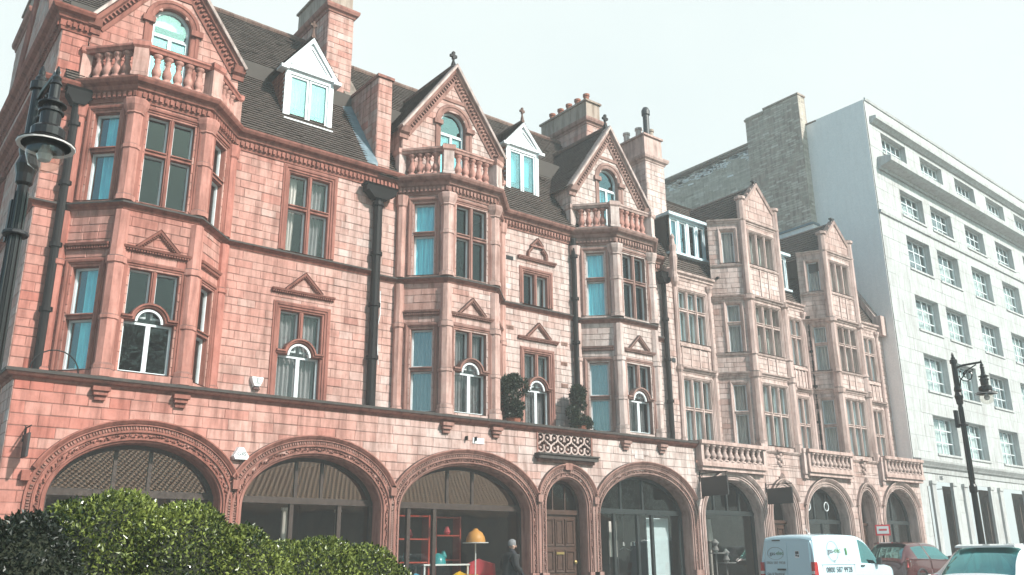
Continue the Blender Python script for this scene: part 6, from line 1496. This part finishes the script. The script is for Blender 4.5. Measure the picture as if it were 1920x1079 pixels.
# ================================================================== across the street (seen only as reflections)
hall = thing('garden_hall', 'low hall with orange pantile roof across the garden', 'building', (26, -34, 0))
HX0, HX1 = -22.0, 25.0
m = MB(); m.box(HX0, HX1, -22, 0, 0, 4.2); m.build('wall', 'stock_brick', hall)
m = MB(); ra, rb, rc, rd2 = (HX0-.4, .4, 4.1), (HX1+.4, .4, 4.1), (HX1-6, -11, 9.0), (HX0+6, -11, 9.0); re, rg = (HX0-.4, -22.4, 4.1), (HX1+.4, -22.4, 4.1)
m.face([ra, rb, rc, rd2]); m.face([rb, rg, rc]); m.face([re, ra, rd2]); m.face([rg, re, rd2, rc]); rr = m.build('roof', 'pantile', hall)
mb = MB(); e0 = Vector((HX0-.3, .42, 4.14)); up = Vector((0, -11.4, 4.9)); nn = Vector((0, 4.9, 11.4)).normalized(); W_ = HX1-HX0+.6
for j in range(30):
    t0, t1 = j/30, min(1, (j+1.2)/30); s0 = 6.3*t0; n_ = int((W_-2*s0)/.34)
    for i in range(n_):
        xa = s0+i*.34; tn = clamp(.5+random.gauss(0, .3)); p0, p1 = e0+up*t0, e0+up*t1
        for (u0, u1, h0, h1) in ((.0, .11, .02, .10), (.11, .22, .10, .10), (.22, .33, .10, .02)):
            mb.face([p0+Vector((xa+u0, 0, 0))+nn*(h0+.05), p0+Vector((xa+u1, 0, 0))+nn*(h1+.05), p1+Vector((xa+u1, 0, 0))+nn*h1, p1+Vector((xa+u0, 0, 0))+nn*h0], tn)
mb.build('pantiles', 'pantile', rr, kind='stuff')
def big_tree(x, y, H, R, seed, label):
    random.seed(seed); t = thing('garden_tree', label, 'tree', (x, y, 0), 0, 'trees across the garden'); m = MB()
    m.tube([(0, 0, 0), (.1, 0, H*.25), (0, .1, H*.5), (0, 0, H*.85)], [.38, .3, .2, .05], 9); C_ = []
    for k in range(9):
        a = k*2.4; z = H*(.3+.06*k); e = Vector((R*.62*math.cos(a), R*.62*math.sin(a), z+H*.16)); m.tube([(0, 0, z), e*.5+Vector((0, 0, z*.5)), e], [.13, .08, .03], 6); C_.append((e, R*.45))
    C_ += [(Vector((0, 0, H*.88)), R*.45), (Vector((0, 0, H*.68)), R*.6)]; m.build('trunk', 'bark', t)
    pts = []
    for k in range(9000):
        c, r = random.choice(C_); d = Vector((random.gauss(0, 1), random.gauss(0, 1), random.gauss(0, 1))).normalized(); pts.append((c+d*r*random.random()**.4, d))
    m = MB(); leaves(m, pts, .36, aspect=.6); m.build('crown', 'tree_leaf', t, kind='stuff')
for k, (x, y, H, R) in enumerate(((-14, -43, 17, 7), (1, -46, 19, 8), (12, -76, 24, 9), (30, -80, 26, 10), (52, -60, 18, 8), (66, -52, 19, 8))): big_tree(x, y, H, R, 50+k, ('leftmost', 'second', 'third', 'fourth', 'fifth', 'rightmost')[k]+' broad leafy tree across the garden')
# ================================================================== haze
HAZE = 0.0029
if HAZE > 0:
    m = bpy.data.materials.new('haze_air'); m.use_nodes = True; n = m.node_tree; n.nodes.clear(); o_ = n.nodes.new('ShaderNodeOutputMaterial'); vpr = n.nodes.new('ShaderNodeVolumePrincipled')
    vpr.inputs['Color'].default_value = (.93, .97, .97, 1); vpr.inputs['Density'].default_value = HAZE; vpr.inputs['Anisotropy'].default_value = 0.0; n.links.new(vpr.outputs[0], o_.inputs['Volume'])
    M['haze_air'] = m; mb = MB(); mb.box(-410, 410, -410, 410, -1.4, 26); hz_ = mb.build('haze', 'haze_air', kind='stuff'); hz_['label'] = 'thin bright haze in the air'
